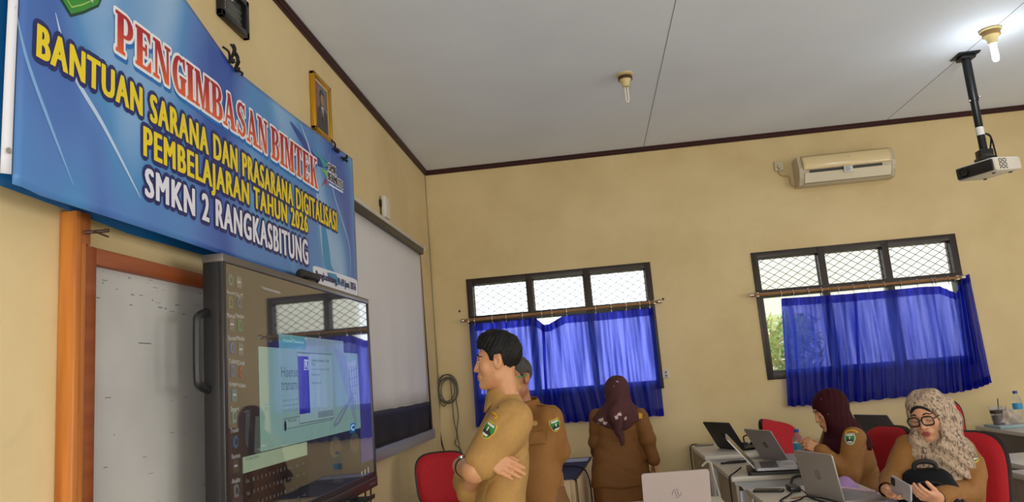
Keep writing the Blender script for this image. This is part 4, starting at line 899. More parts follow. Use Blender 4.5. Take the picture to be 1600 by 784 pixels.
# ------------------------------------------------------------------ laptops
M_silv = mat('laptop_silver', (160, 154, 150), .35, metal=.35); M_lbk = mat('laptop_black', (28, 27, 29), .4); M_pink = mat('laptop_pinkish_silver', (186, 172, 170), .4, metal=.15); M_key = mat('laptop_keys', (52, 50, 52), .5); M_keyl = mat('laptop_keys_silver', (148, 150, 158), .45); M_lscr = mat('laptop_screen', (14, 14, 18), .12, spec=.6); M_dkg = mat('laptop_dark_grey', (86, 84, 84), .4, metal=.3); M_deck = mat('laptop_deck', (178, 178, 182), .35, metal=.3)
def laptop(label, loc, rz, body, lidm, keym, angle, wdt=.325, dep=.225, logo=None, deckm=None):
    """hinge at the local origin; the keyboard runs towards local -y, the lid leans back past the hinge"""
    root = thing('laptop', label, 'laptop', loc, None, rz); M0 = Matrix.Translation(loc) @ Matrix.Rotation(rz, 4, 'Z')
    w2 = wdt / 2
    mb = MB(); mb.prism(rrect(-w2, -dep, w2, 0, .012, 4), .002, .016, lambda u, v, d: M0 @ Vector((u, v, d))); mb.build('base', body, root)
    mb = MB(); mb.prism(rrect(-w2 + .006, -dep + .006, w2 - .006, -.01, .008, 4), .016, .0165, lambda u, v, d: M0 @ Vector((u, v, d))); mb.build('keyboard_deck', deckm or body, root)
    mb = MB(); rows = 6; kp = (wdt - .04) / 14
    for r in range(rows):
        for c in range(14):
            if r == 5 and 3 < c < 9:
                if c == 4: mb.box((-w2 + .02 + 4 * kp + .0012, -.035 - 6 * .0175 + .002, .0163), (-w2 + .02 + 9 * kp - .0012, -.035 - 5 * .0175, .018), M=M0)
                continue
            x = -w2 + .02 + c * kp; y = -.035 - (r + 1) * .0175
            mb.box((x + .0012, y + .002, .0163), (x + kp - .0012, y + .0175, .018), M=M0)
    mb.build('keys', keym, root)
    mb = MB(); mb.prism(rrect(-.055, -dep + .012, .055, -dep + .075, .005, 3), .0165, .0171, lambda u, v, d: M0 @ Vector((u, v, d))); mb.build('trackpad', M_keyl if body is not M_lbk else M_key, root)
    ML = M0 @ Matrix.Translation((0, -.002, .014)) @ Matrix.Rotation(math.radians(90 - angle), 4, 'X')   # local z runs up the lid
    ML = M0 @ Matrix.Translation((0, -.002, .014)) @ Matrix.Rotation(-math.radians(angle - 90), 4, 'X')
    hgt = dep * .985
    mb = MB(); mb.prism(rrect(-w2, 0, w2, hgt, .012, 5), 0.0, .0075, lambda u, v, d: ML @ Vector((u, d, v))); lid = mb.build('lid', lidm, root)
    mb = MB(); mb.prism(rrect(-w2 + .004, .006, w2 - .004, hgt - .004, .008, 4), -.001, .0, lambda u, v, d: ML @ Vector((u, d, v))); mb.build('screen', M_lscr, lid)
    if logo:
        lgm = mat('laptop_logo', logo, .25, metal=.6); mb = MB(); cz = hgt * .5
        R0 = .021
        pts = [(R0 * math.cos(t), R0 * math.sin(t)) for t in np.linspace(0, 2 * math.pi, 25)]
        mb.tube([ML @ Vector((a, .0078, cz + b)) for a, b in pts], .0016, 5)
        for (a, b, c, d) in ((-.010, -.014, -.003, .018), (.000, -.018, .008, .014), (-.0065, .003, -.001, .003), (.0042, .003, .0085, .003)): mb.tube([ML @ Vector((a, .0078, cz + b)), ML @ Vector((c, .0078, cz + d))], .0018, 5)
        mb.build('lid_logo', lgm, lid)
    mb = MB(); mb.tube([M0 @ Vector((-w2 * .8, -.001, .014)), M0 @ Vector((w2 * .8, -.001, .014))], .006, 8); mb.build('hinge', M_dkg, root)
    return root
# rz = 90 deg: keyboard runs towards +x, the lid's back faces -x
def zp(px, py, z=DH + .015): return Zt(px, py, z)
p = zp(1289, 776); laptop('silver laptop with round lid mark, nearest on the right-hand desk row', (p.x, p.y, DH), math.radians(107), M_silv, M_silv, M_keyl, 98, logo=(120, 112, 106), wdt=.315, dep=.222)
PR = math.radians(81); p = zp(1181, 733, DH + .035); HB = Vector((p.x, p.y, DH + .022)) + Vector((math.cos(PR), math.sin(PR), 0)) * .165
laptop('thin silver laptop open on a black pad, lid seen nearly edge-on', HB, PR, M_deck, M_silv, M_key, 128, deckm=M_deck, wdt=.33, dep=.25)
p = zp(1208, 719); laptop('silver laptop with small dark lid mark behind the bottle, middle desk', (p.x + .03, 5.44, DH), math.radians(111), M_silv, M_silv, M_keyl, 118, logo=(50, 46, 48), dep=.24)
p = zp(1143, 699); laptop('black laptop on the desk against the back wall', (p.x, 6.3, DH), math.radians(118), M_lbk, M_lbk, M_key, 120, logo=(40, 40, 42), wdt=.34, dep=.25)
laptop('pale pinkish silver laptop seen from behind at bottom edge', (1.79, 3.72, DH), math.radians(182), M_pink, M_pink, M_keyl, 106, logo=(168, 158, 160), wdt=.315, dep=.215)
pd = thing('cooling_pad', 'flat black pad under the edge-on silver laptop', 'laptop pad', (HB.x, HB.y, DH))
M0 = Matrix.Translation((HB.x, HB.y, DH)) @ Matrix.Rotation(PR, 4, 'Z')
mb = MB(); mb.prism(rrect(-.18, -.28, .17, .05, .02, 4), 0, .019, lambda u, v, d: M0 @ Vector((u, v, d))); mb.build('pad', M_lbk, pd)
mb = MB()
for k in range(5): mb.box((-.15, -.05 - .035 * k, .019), (.15, -.04 - .035 * k, .0215), M=M0)
mb.build('ridges', M_slot, pd)
# a further dark laptop on its own small desk at the back
fd = desk('small white desk at the back behind the maroon headscarf, dark laptop on it', 3.42, 5.95, 4.06, 6.75)
p = zp(1375, 670)
laptop('dark grey laptop at the back between the two red chairs', (3.68, 6.28, DH), math.radians(118), M_dkg, M_dkg, M_key, 124, logo=(150, 70, 60), wdt=.33)

# ------------------------------------------------------------------ red office chairs
M_red = mat('red_fabric', (176, 6, 24), .75, var=.12, scale=90, bump=.15, bscale=400); M_chb = mat('chair_black', (24, 23, 25), .5)
def chair(label, x, y, rz, back_h=1.0, bwid=.22, bh=.40, tilt=8, seat_h=.47, roll=0):
    """faces local +y before rotation: the backrest stands at local -y"""
    root = thing('office_chair', label, 'chair', (x, y, 0), None, rz); M0 = Matrix.Translation((x, y, 0)) @ Matrix.Rotation(rz, 4, 'Z')
    def pad(wb, wt, z0, z1, th, yc, ML, bulge, n=20):
        # rounded upholstered pad as two domed faces joined by a rim
        vs = []; K = 8
        cz = (z0 + z1) / 2; hz = (z1 - z0) / 2
        for side in (1, -1):
            for i in range(K + 1):
                r = i / K
                for j in range(40):
                    t = 2 * math.pi * j / 40; c, s_ = math.cos(t), math.sin(t); e = 2 / 3.4
                    u = abs(c) ** e * (1 if c >= 0 else -1); v = abs(s_) ** e * (1 if s_ >= 0 else -1)
                    wz = wb + (wt - wb) * (v * r + 1) / 2
                    X = u * r * wz; Z = cz + v * r * hz; Y = yc + side * th * (1 - r ** 5) ** .5 * .5 + bulge * ((X / wt) ** 2)
                    vs.append(ML @ Vector((X, Y, Z)))
        fs = []
        for sd in range(2):
            b = sd * (K + 1) * 40
            for i in range(K):
                for j in range(40): fs.append((b + i * 40 + j, b + i * 40 + (j + 1) % 40, b + (i + 1) * 40 + (j + 1) % 40, b + (i + 1) * 40 + j))
        return vs, fs
    ML = M0 @ Matrix.Translation((0, -.21, seat_h)) @ Matrix.Rotation(math.radians(tilt), 4, 'X') @ Matrix.Rotation(math.radians(roll), 4, 'Y')
    z1 = back_h - seat_h; z0 = z1 - bh
    mb = MB(); mb.add(*pad(bwid * .86, bwid, z0, z1, .07, .012, ML, .05), 0, True); mb.build('backrest', M_red, root)
    mb = MB(); mb.add(*pad(bwid * .86 + .012, bwid + .012, z0 - .012, z1 + .012, .045, -.018, ML, .05), 0, True); mb.build('back_shell', M_chb, root)
    mb = MB(); mb.tube(spline([ML @ Vector((0, -.045, z0 + .14)), ML @ Vector((0, -.06, z0)), M0 @ Vector((0, -.20, seat_h - .02)), M0 @ Vector((0, -.10, seat_h - .055)), M0 @ Vector((0, .0, seat_h - .055))], 5), .024, 8); mb.build('back_post', M_chb, root)
    MS = M0 @ Matrix.Translation((0, .01, seat_h)) @ Matrix.Rotation(math.radians(90), 4, 'X')
    mb = MB(); mb.add(*pad(.225, .215, -.22, .22, .09, -.0, MS, .0), 0, True); mb.build('seat', M_red, root)
    mb = MB(); mb.lathe([(.03, .12), (.03, .32), (.022, .32), (.022, seat_h - .03)], 12, M=M0); mb.box((-.09, -.09, seat_h - .06), (.09, .09, seat_h - .035), M=M0); mb.build('gas_post', M_chb, root)
    for k in range(5):
        a = 2 * math.pi * k / 5; d = Vector((math.cos(a), math.sin(a), 0))
        mb = MB(); mb.tube([M0 @ Vector((0, 0, .13)), M0 @ (d * .15 + Vector((0, 0, .115))), M0 @ (d * .28 + Vector((0, 0, .085)))], [.03, .024, .018], 8); leg = mb.build('leg', M_chb, root)
        mb = MB(); mb.lathe([(.004, -.022), (.028, -.02), (.028, .02), (.004, .022)], 12, M=M0 @ Matrix.Translation(d * .28 + Vector((0, 0, .03))) @ Matrix.Rotation(a, 4, 'Z') @ Matrix.Rotation(math.pi / 2, 4, 'X')); mb.tube([M0 @ (d * .28 + Vector((0, 0, .03))), M0 @ (d * .28 + Vector((0, 0, .09)))], .008, 6); mb.build('caster', M_chb, leg)
    return root
pL = at(694, 735, 4.9); chair('red chair standing alone by the left wall behind the young man', pL.x - .02, 4.98, math.radians(195), back_h=1.02, bwid=.185, bh=.36, tilt=6)
pC = at(1213, 685, 5.9); chair('empty red chair leaning back at the desk by the back wall', pC.x + .17, 5.72, math.radians(216), back_h=1.05, bwid=.2, bh=.46, tilt=22, roll=-16)
pM = at(1392, 705, 4.6); chair('red chair behind the woman in the maroon headscarf', pM.x - .13, 4.82, math.radians(112), back_h=1.01, bwid=.2, bh=.46, tilt=10)
pP = at(1540, 720, 4.15); chair('red chair behind the woman with patterned headscarf', pP.x - .28, 3.98, math.radians(140), back_h=1.03, bwid=.23, bh=.5, tilt=10)
pF = at(1488, 635, 5.6); chair('red chair at the back half hidden behind the patterned headscarf', pF.x - .19, 5.35, math.radians(165), back_h=1.10, bwid=.17, bh=.4, tilt=6)

# ------------------------------------------------------------------ table with dark cloth and pleated cream skirt
k = [Zt(*q, DH) for q in ((866, 749), (898, 749), (923, 714.5), (868, 718))]
tbx = thing('skirted_table', 'table with navy cloth top and pleated cream skirt by the back wall', 'table', (1.1, 5.9, 0))
A_, B_, C_ = Vector((k[1].x, k[1].y, 0)), Vector((k[2].x, k[2].y, 0)), None
dr_ = (B_ - A_).normalized(); ln = (B_ - A_).length; pr_ = Vector((-dr_.y, dr_.x, 0)); wd = .62
def TP(u, v, z): return A_ + dr_ * (u * ln) + pr_ * (v * wd) + Vector((0, 0, z))   # u along the right edge, v to the left
M_cream = mat('cream_pleats', (208, 184, 146), .6, var=.05, scale=10); M_navy = mat('navy_cloth', (30, 34, 58), .7, var=.1, scale=30); M_stripe = mat('pale_stripe', (188, 196, 214), .6)
M_dark = mat('black_piping', (20, 20, 24), .6)
mb = MB(); mb.add([TP(0, 0, DH), TP(1, 0, DH), TP(1, 1, DH), TP(0, 1, DH), TP(0, 0, DH - .03), TP(1, 0, DH - .03), TP(1, 1, DH - .03), TP(0, 1, DH - .03)], [(0, 1, 2, 3), (7, 6, 5, 4), (0, 4, 5, 1), (1, 5, 6, 2), (2, 6, 7, 3), (3, 7, 4, 0)]); mb.build('table_top', M_cream, tbx)
mb = MB(); mb.add([TP(-.005, -.004, DH + .004), TP(.78, -.004, DH + .004), TP(.78, 1, DH + .004), TP(-.005, 1, DH + .004)], [(0, 1, 2, 3)], 0); mb.add([TP(.78, -.004, DH + .0042), TP(.97, -.004, DH + .0042), TP(.97, 1, DH + .0042), TP(.78, 1, DH + .0042)], [(0, 1, 2, 3)], 1)
mb.add([TP(.97, -.004, DH + .004), TP(1.005, -.004, DH + .004), TP(1.005, 1, DH + .004), TP(.97, 1, DH + .004)], [(0, 1, 2, 3)], 2)
mb.build('cloth', [M_navy, M_stripe, M_dark], tbx)
mb = MB(); mb.tube([TP(-.005, 0, DH), TP(1.005, 0, DH)], .008, 6); mb.build('cloth_edge', M_dark, tbx)
def skirt(a, b, n):
    dd = (b - a).normalized(); nn = Vector((dd.y, -dd.x, 0)); L = (b - a).length
    def f(u, v):
        ph = u * n; w_ = abs((ph % 1) * 2 - 1); return a + dd * (L * u) + nn * (.006 + .022 * (w_ ** .6) * (.5 + .5 * v)) + Vector((0, 0, (DH - .005) * (1 - v)))
    mb = MB(); mb.sheet(n * 10, 8, f); return mb
skirt(TP(0, 0, 0), TP(1, 0, 0), 13).build('pleated_skirt', M_cream, tbx, fixn=False, solid=.002)
skirt(TP(0, 1, 0), TP(0, 0, 0), 9).build('pleated_skirt', M_cream, tbx, fixn=False, solid=.002)
mb = MB(); mb.tube(spline([TP(.3, .6, DH + .012), TP(.5, .3, DH + .012), TP(.42, .02, DH + .014), TP(.40, -.07, DH - .06), TP(.38, -.09, .55), TP(.2, -.1, .42), TP(.1, -.1, .02)], 8), .005, 6)
tag(mb.build('cable', M_cord, None), 'thin black cable hanging over the cream table skirt', 'cable')

# ------------------------------------------------------------------ small things on the desks
m, nt, b = nmat('clear_plastic'); b.inputs['Base Color'].default_value = (.9, .95, 1, 1); b.inputs['Roughness'].default_value = .08; b.inputs['Transmission Weight'].default_value = .92; b.inputs['IOR'].default_value = 1.15; M_clear = m
M_capb = mat('blue_cap', (40, 70, 150), .4); M_lbl = mat('blue_label', (60, 150, 200), .4)
def bottle(label, x, y, z, s=1.0, capm=None, rz=0, labm=None):
    root = thing('water_bottle', label, 'bottle', (x, y, z)); c = (x, y, z)
    S = lambda p: [(a * s, h * s) for a, h in p]
    MB().lathe(S([(.002, 0), (.030, 0), (.033, .01), (.030, .03), (.033, .05), (.030, .07), (.033, .09), (.031, .10), (.031, .14), (.033, .145), (.033, .155), (.026, .18), (.013, .20), (.0125, .212), (.002, .212)]), 20, c=c).build('body', M_clear, root)
    MB().lathe(S([(.002, .21), (.0155, .21), (.0155, .228), (.013, .23), (.002, .23)]), 16, c=c).build('cap', capm or M_capb, root)
    MB().lathe(S([(.0322, .098), (.0325, .10), (.0325, .14), (.0322, .142)]), 20, c=c).build('label_band', labm or M_lbl, root)
    return root
def zpt(px, py): return Zt(px, py, DH)
p = Zt(1252, 727, DH); bottle('plastic water bottle with blue cap behind the nearest silver laptop', p.x, p.y, DH, 1.0)
p = TP(.55, .42, DH + .004); bottle('clear water bottle on the navy cloth table behind the older man', p.x, p.y, p.z, 1.05)
def smartphone(label, loc, rz, rgb, L=.155, W=.075):
    root = thing('smartphone', label, 'phone', loc, None, rz); M0 = Matrix.Translation(loc) @ Matrix.Rotation(rz, 4, 'Z')
    MB().prism(rrect(-W / 2, -L / 2, W / 2, L / 2, .012, 4), 0, .008, lambda u, v, d: M0 @ Vector((u, v, d * 1.3))).build('body', mat('phone_body', rgb, .3), root)
    MB().prism(rrect(-W / 2 + .003, -L / 2 + .003, W / 2 - .003, L / 2 - .003, .01, 4), .008, .0086, lambda u, v, d: M0 @ Vector((u, v, d * 1.3))).build('screen', mat('phone_screen', (24, 24, 28), .12), root)
    mb = MB(); mb.box((W / 2, -.01, .002), (W / 2 + .0012, .03, .006), M=M0); mb.build('side_button', M_chrome, root)
    return root
p = Zt(1201, 766, DH + .005); smartphone('black phone lying at the near corner of the front desk', (p.x, p.y, DH), math.radians(68), (30, 32, 36))
smartphone('grey phone lying flat on the desk against the back wall', (2.34, 6.72, DH), math.radians(80), (110, 106, 104))
pn = thing('pen_case', 'slim dark pen case lying at the left end of the middle desk', 'pen case', (2.33, 5.48, DH))
mb = MB(); Mq = Matrix.Translation((2.36, 5.46, DH + .009)) @ Matrix.Rotation(math.radians(10), 4, 'Z'); mb.tube([Mq @ Vector((-.09, 0, 0)), Mq @ Vector((.09, 0, 0))], [.007, .009], 8); mb.build('case', M_lbk, pn)
mb = MB(); mb.tube([Mq @ Vector((-.05, .0, .0095)), Mq @ Vector((.05, .0, .0095))], .002, 6); mb.build('clip', mat('brown_clip', (96, 60, 44), .4), pn)
hp = thing('earphones', 'small black earphones behind the black laptop', 'earphones', (2.66, 6.4, DH))
mb = MB()
for a in (-.035, .035): mb.lathe([(.004, 0), (.028, 0), (.034, .015), (.026, .035), (.004, .04)], 14, c=(2.66 + a, 6.42, DH))
mb.tube(spline([(2.625, 6.42, DH + .035), (2.63, 6.46, DH + .075), (2.66, 6.47, DH + .085), (2.69, 6.46, DH + .075), (2.695, 6.42, DH + .035)], 5), .006, 6)
mb.build('headband', M_lbk, hp)
# charger with cable on the front desk
ch = thing('power_adapter', 'black power adapter with cable left of the nearest silver laptop', 'power adapter', (2.47, 4.2, DH))
mb = MB(); mb.box((2.42, 4.17, DH), (2.475, 4.28, DH + .03), bev=.006); mb.build('brick', M_lbk, ch)
mb = MB(); mb.tube(spline([(2.45, 4.28, DH + .02), (2.48, 4.33, DH + .05), (2.53, 4.33, DH + .055), (2.55, 4.28, DH + .02)], 6), .008, 8)
mb.tube(spline([(2.44, 4.17, DH + .012), (2.40, 4.10, DH + .006), (2.33, 3.98, DH + .005), (2.31, 3.93, DH + .005), (2.335, 3.88, DH + .005), (2.40, 3.93, DH + .006), (2.45, 3.99, DH + .010), (2.47, 3.92, DH + .006), (2.50, 3.80, DH + .006), (2.54, 3.72, DH + .006), (2.55, 3.5, DH + .006)], 8), .004, 6)
mb.tube(spline([(2.475, 4.2, DH + .015), (2.48, 4.10, DH + .005), (2.47, 4.0, DH + .005), (2.50, 3.88, DH + .014), (2.535, 3.79, DH + .01), (2.56, 3.68, DH + .005)], 8), .003, 6)
mb.build('cable', M_cord, ch)
bn = thing('banknote', 'small brown paper scrap under the cable on the front desk', 'paper', (2.40, 3.96, DH)); mb = MB(); mb.box((-.035, -.015, .0005), (.035, .015, .0022), M=Matrix.Translation((2.415, 4.02, DH)) @ Matrix.Rotation(.5, 4, 'Z')); mb.build('scrap', mat('brown_paper', (170, 130, 96), .7), bn); bn.name = 'paper_scrap'
# cable with white tip at the desk edge
mb = MB(); mb.tube(spline([(2.33, 5.02, DH + .03), (2.27, 4.93, DH + .012), (2.232, 4.86, DH + .006), (2.22, 4.835, DH - .03), (2.222, 4.83, .5), (2.23, 4.83, .05)], 8), .005, 6); tag(mb.build('cable', M_cord, None), 'black laptop cable bending down over the edge of the middle desk', 'cable')
mb = MB(); mb.tube(spline([at(1097, 728, 4.83), at(1105, 721, 4.82), at(1111, 724, 4.81), at(1114, 738, 4.8), at(1119, 756, 4.8), at(1128, 790, 4.8), at(1134, 860, 4.8), at(1136, 935, 4.8)], 8), .007, 6); tag(mb.build('cable', mat('white_cable', (206, 198, 180), .5), None), 'thick cream cable hanging down the left end of the middle desk', 'cable')
mb = MB(); mb.tube(spline([(2.30, 6.78, DH + .008), (2.245, 6.80, DH + .006), (2.225, 6.78, DH - .04), (2.22, 6.72, .55), (2.23, 6.6, .3)], 8), .005, 6); tag(mb.build('cable', M_cord, None), 'thin black charging cable hanging off the desk at the back wall', 'cable')
# lilac pouch behind the silver laptop
po = thing('soft_pouch', 'lilac soft pouch lying behind the nearest silver laptop', 'pouch', (2.70, 4.22, DH))
mb = MB(); mb.sheet(14, 14, lambda u, v: Vector((2.62 + .15 * u, 4.13 + .18 * v, DH + .002 + .05 * (math.sin(math.pi * u) * math.sin(math.pi * v)) ** .6 * (1 - .3 * math.sin(6 * u)))));
mb.build('pouch', mat('lilac_cloth', (180, 140, 200), .5), po, fixn=False)
mb = MB(); mb.tube(spline([(2.66, 4.13, DH + .012), (2.74, 4.06, DH + .006), (2.79, 4.00, DH + .006)], 5), [.012] * 10 + [.008], 6); mb.build('strap', mat('pink_cloth', (214, 176, 200), .5), po)
# glass of iced tea, bag, bottle and boxes on the grey desk
M_tea = mat('iced_tea', (110, 58, 22), .15, trans=.3)
gx, gy = 4.70, 6.42
p = Zt(1553, 663, DH); gx, gy = 4.64, 6.50
gl_ = thing('drinking_glass', 'plastic cup of iced tea with straw on the grey desk', 'cup', (gx, gy, DH + .022))
zt_ = DH + .022
MB().lathe([(.002, 0), (.035, 0), (.048, .145), (.0465, .145), (.034, .004), (.002, .004)], 20, c=(gx, gy, zt_)).build('cup', M_clear, gl_)
MB().lathe([(.002, .004), (.033, .005), (.0395, .075), (.002, .075)], 20, c=(gx, gy, zt_)).build('tea', M_tea, gl_)
mb = MB(); mb.tube([(gx + .01, gy, zt_ + .01), (gx + .03, gy, zt_ + .205)], .004, 6); mb.build('straw', M_lbk, gl_)
mb = MB(); mb.lathe([(.0430, .088), (.0436, .088), (.0458, .115), (.0452, .115)], 20, c=(gx, gy, zt_)); mb.build('cup_print', mat('cup_print', (70, 54, 44), .5), gl_)
bgm = mat('thin_plastic_bag', (226, 210, 200), .3, alpha=.55)
bg_ = thing('plastic_bag', 'crumpled clear plastic bag between the iced tea and the bottle', 'bag', (gx + .14, gy, zt_))
mb = MB(); rr = random.Random(8); 
def bagf(u, v):
    t = 2 * math.pi * u; r = .085 * math.sin(math.pi * min(.98, .25 + .72 * v)) * (1 + .22 * math.sin(5 * t + 9 * v) + .12 * math.sin(11 * t - 5 * v)) + .01
    return Vector((gx + .085 + r * math.cos(t) * .9, gy + .03 + r * math.sin(t), zt_ + .13 * v * (1 + .12 * math.sin(3 * t))))
mb.sheet(40, 12, bagf); mb.build('bag', bgm, bg_, fixn=False)
bottle('tall clear water bottle at the right end of the grey desk', gx + .185, gy + .03, zt_, 1.1)
bxm = thing('flat_box', 'flat pale blue plastic box under the drinks', 'box', (gx + .14, gy, DH))
MB().box((gx - .055, gy - .13, DH), (gx + .26, gy + .12, DH + .018), bev=.004).build('box', mat('pale_blue_plastic', (150, 176, 186), .3), bxm)
MB().box((gx - .058, gy - .133, DH + .016), (gx + .263, gy + .123, DH + .022), bev=.002).build('lid', mat('pale_blue_lid', (176, 198, 204), .3), bxm)
gn = thing('green_pouch', 'bright green pouch at the right picture edge on the grey desk', 'pouch', (gx + .32, gy - .05, DH))
mb = MB(); mb.sheet(12, 12, lambda u, v: Vector((gx + .28 + .16 * u, gy - .2 + .22 * v, DH + .002 + .045 * (math.sin(math.pi * u) * math.sin(math.pi * v)) ** .5))); mb.build('pouch', mat('green_cloth', (130, 190, 40), .5), gn, fixn=False)
mb = MB(); mb.tube([(gx + .30, gy - .09, DH + .04), (gx + .42, gy - .09, DH + .04)], .003, 6); mb.build('zip', M_dkg, gn)
# ------------------------------------------------------------------ people: implicit surfaces meshed by surface nets
def cap(P, a, b, ra, rb):
    a = np.asarray(a, np.float32); b = np.asarray(b, np.float32); ba = b - a
    t = np.clip(((P - a) @ ba) / max(1e-9, float(ba @ ba)), 0, 1)
    return np.linalg.norm(P - a - t[:, None] * ba, axis=1) - (ra + (rb - ra) * t)
def ell(P, c, r, Rm=None):
    q = P - np.asarray(c, np.float32)
    if Rm is not None: q = q @ np.asarray(Rm, np.float32)
    r = np.asarray(r, np.float32); k0 = np.linalg.norm(q / r, axis=1); k1 = np.linalg.norm(q / (r * r), axis=1)
    return k0 * (k0 - 1) / np.maximum(k1, 1e-6)
def smin(a, b, k):
    h = np.clip(0.5 + 0.5 * (b - a) / k, 0, 1); return b + (a - b) * h - k * h * (1 - h)
def smax(a, b, k): return -smin(-a, -b, k)
def loft(P, secs, e=2.4):
    """secs: (z, cx, cy, half width, half depth)"""
    s = np.array(sorted(secs), np.float32); z = P[:, 2]
    f = lambda i: np.interp(z, s[:, 0], s[:, i])
    a, b = f(3), f(4); q = (np.abs((P[:, 0] - f(1)) / a) ** e + np.abs((P[:, 1] - f(2)) / b) ** e) ** (1 / e)
    d = (q - 1) * np.minimum(a, b)
    return smax(d, np.maximum(z - s[-1, 0], s[0, 0] - z), 0.02)
def wob(P, f, ph=0.0):
    x, y, z = P[:, 0] * f, P[:, 1] * f, P[:, 2] * f
    return (np.sin(x * 1.1 + 1.7 * np.sin(z * .7 + ph) + ph) * np.sin(z * .9 + 1.3 * np.sin(y * .8) + 2 * ph) + np.sin(y * 1.2 + .9 * z + 1.1 * np.sin(x * .9 + ph))) * .5
def crease(P, f, ph=0.0):
    return np.maximum(0, 1 - np.abs(wob(P, f, ph)) * 3.2) ** 2
def nets(fn, lo, hi, h):
    lo = np.array(lo, np.float32); n = np.ceil((np.array(hi) - lo) / h).astype(int) + 1
    g = np.stack(np.meshgrid(*[np.arange(k, dtype=np.float32) for k in n], indexing='ij'), -1).reshape(-1, 3) * h + lo
    V = np.concatenate([fn(g[i:i + 400000]) for i in range(0, len(g), 400000)]).reshape(n).astype(np.float32)
    S = [(i, j, k) for i in (0, 1) for j in (0, 1) for k in (0, 1)]
    sl = lambda o: V[o[0]:n[0] - 1 + o[0], o[1]:n[1] - 1 + o[1], o[2]:n[2] - 1 + o[2]]
    cnt = sum((sl(o) < 0).astype(np.int8) for o in S); act = (cnt > 0) & (cnt < 8)
    ijk = np.argwhere(act).astype(np.float32); acc = np.zeros_like(ijk); num = np.zeros(len(ijk), np.float32)
    val = {o: sl(o)[act] for o in S}
    for a in S:
        for b in S:
            if a < b and sum(abs(x - y) for x, y in zip(a, b)) == 1:
                va, vb = val[a], val[b]; c = (va < 0) != (vb < 0); t = np.where(c, va / np.where(va == vb, 1, va - vb), 0)
                acc += np.where(c[:, None], np.array(a, np.float32) + t[:, None] * (np.array(b, np.float32) - np.array(a, np.float32)), 0); num += c
    vs = (ijk + acc / num[:, None]) * h + lo
    idx = -np.ones(act.shape, int); idx[act] = np.arange(len(ijk)); fs = []
    for ax in range(3):
        o1, o2 = [k for k in range(3) if k != ax]
        A = V; B = np.roll(V, -1, ax); c = ((A < 0) != (B < 0))
        sel = np.argwhere(c); sel = sel[(sel[:, ax] < n[ax] - 1) & (sel[:, o1] > 0) & (sel[:, o2] > 0) & (sel[:, o1] < n[o1] - 1) & (sel[:, o2] < n[o2] - 1)]
        if not len(sel): continue
        def ci(d1, d2): q = sel.copy(); q[:, o1] -= d1; q[:, o2] -= d2; return idx[q[:, 0], q[:, 1], q[:, 2]]
        q = np.stack([ci(1, 1), ci(0, 1), ci(0, 0), ci(1, 0)], 1)
        flip = (V[sel[:, 0], sel[:, 1], sel[:, 2]] < 0) ^ (ax == 1)
        q[~flip] = q[~flip][:, ::-1]; fs.append(q)
    return vs, np.concatenate(fs)
def body_obj(name, pieces, mats, parent, region=None):
    """pieces: (fn, lo, hi, h) in the parent's local space, all in one mesh"""
    V, Fc, off = [], [], 0
    for fn, lo, hi, h in pieces:
        v, f = nets(fn, lo, hi, h); V.append(v); Fc.append(f + off); off += len(v)
    V = np.concatenate(V); Fc = np.concatenate(Fc)
    me = bpy.data.meshes.new(name); me.vertices.add(len(V)); me.vertices.foreach_set('co', V.astype(np.float32).ravel())
    me.loops.add(len(Fc) * 4); me.loops.foreach_set('vertex_index', Fc.ravel().astype(np.int32))
    me.polygons.add(len(Fc)); me.polygons.foreach_set('loop_start', np.arange(0, len(Fc) * 4, 4, dtype=np.int32)); me.polygons.foreach_set('loop_total', np.full(len(Fc), 4, np.int32))
    for q in (mats if isinstance(mats, (list, tuple)) else [mats]): me.materials.append(q)
    me.polygons.foreach_set('use_smooth', np.ones(len(Fc), bool))
    if region is not None: me.polygons.foreach_set('material_index', region(V[Fc].mean(1)).astype(np.int32))
    me.update(calc_edges=True); me.validate()
    o = bpy.data.objects.new(name, me); C.objects.link(o); o.parent = parent
    return o
def rotm(yaw=0, pitch=0, roll=0):
    return np.array(Matrix.Rotation(math.radians(yaw), 3, 'Z') @ Matrix.Rotation(math.radians(pitch), 3, 'X') @ Matrix.Rotation(math.radians(roll), 3, 'Y'), np.float32)

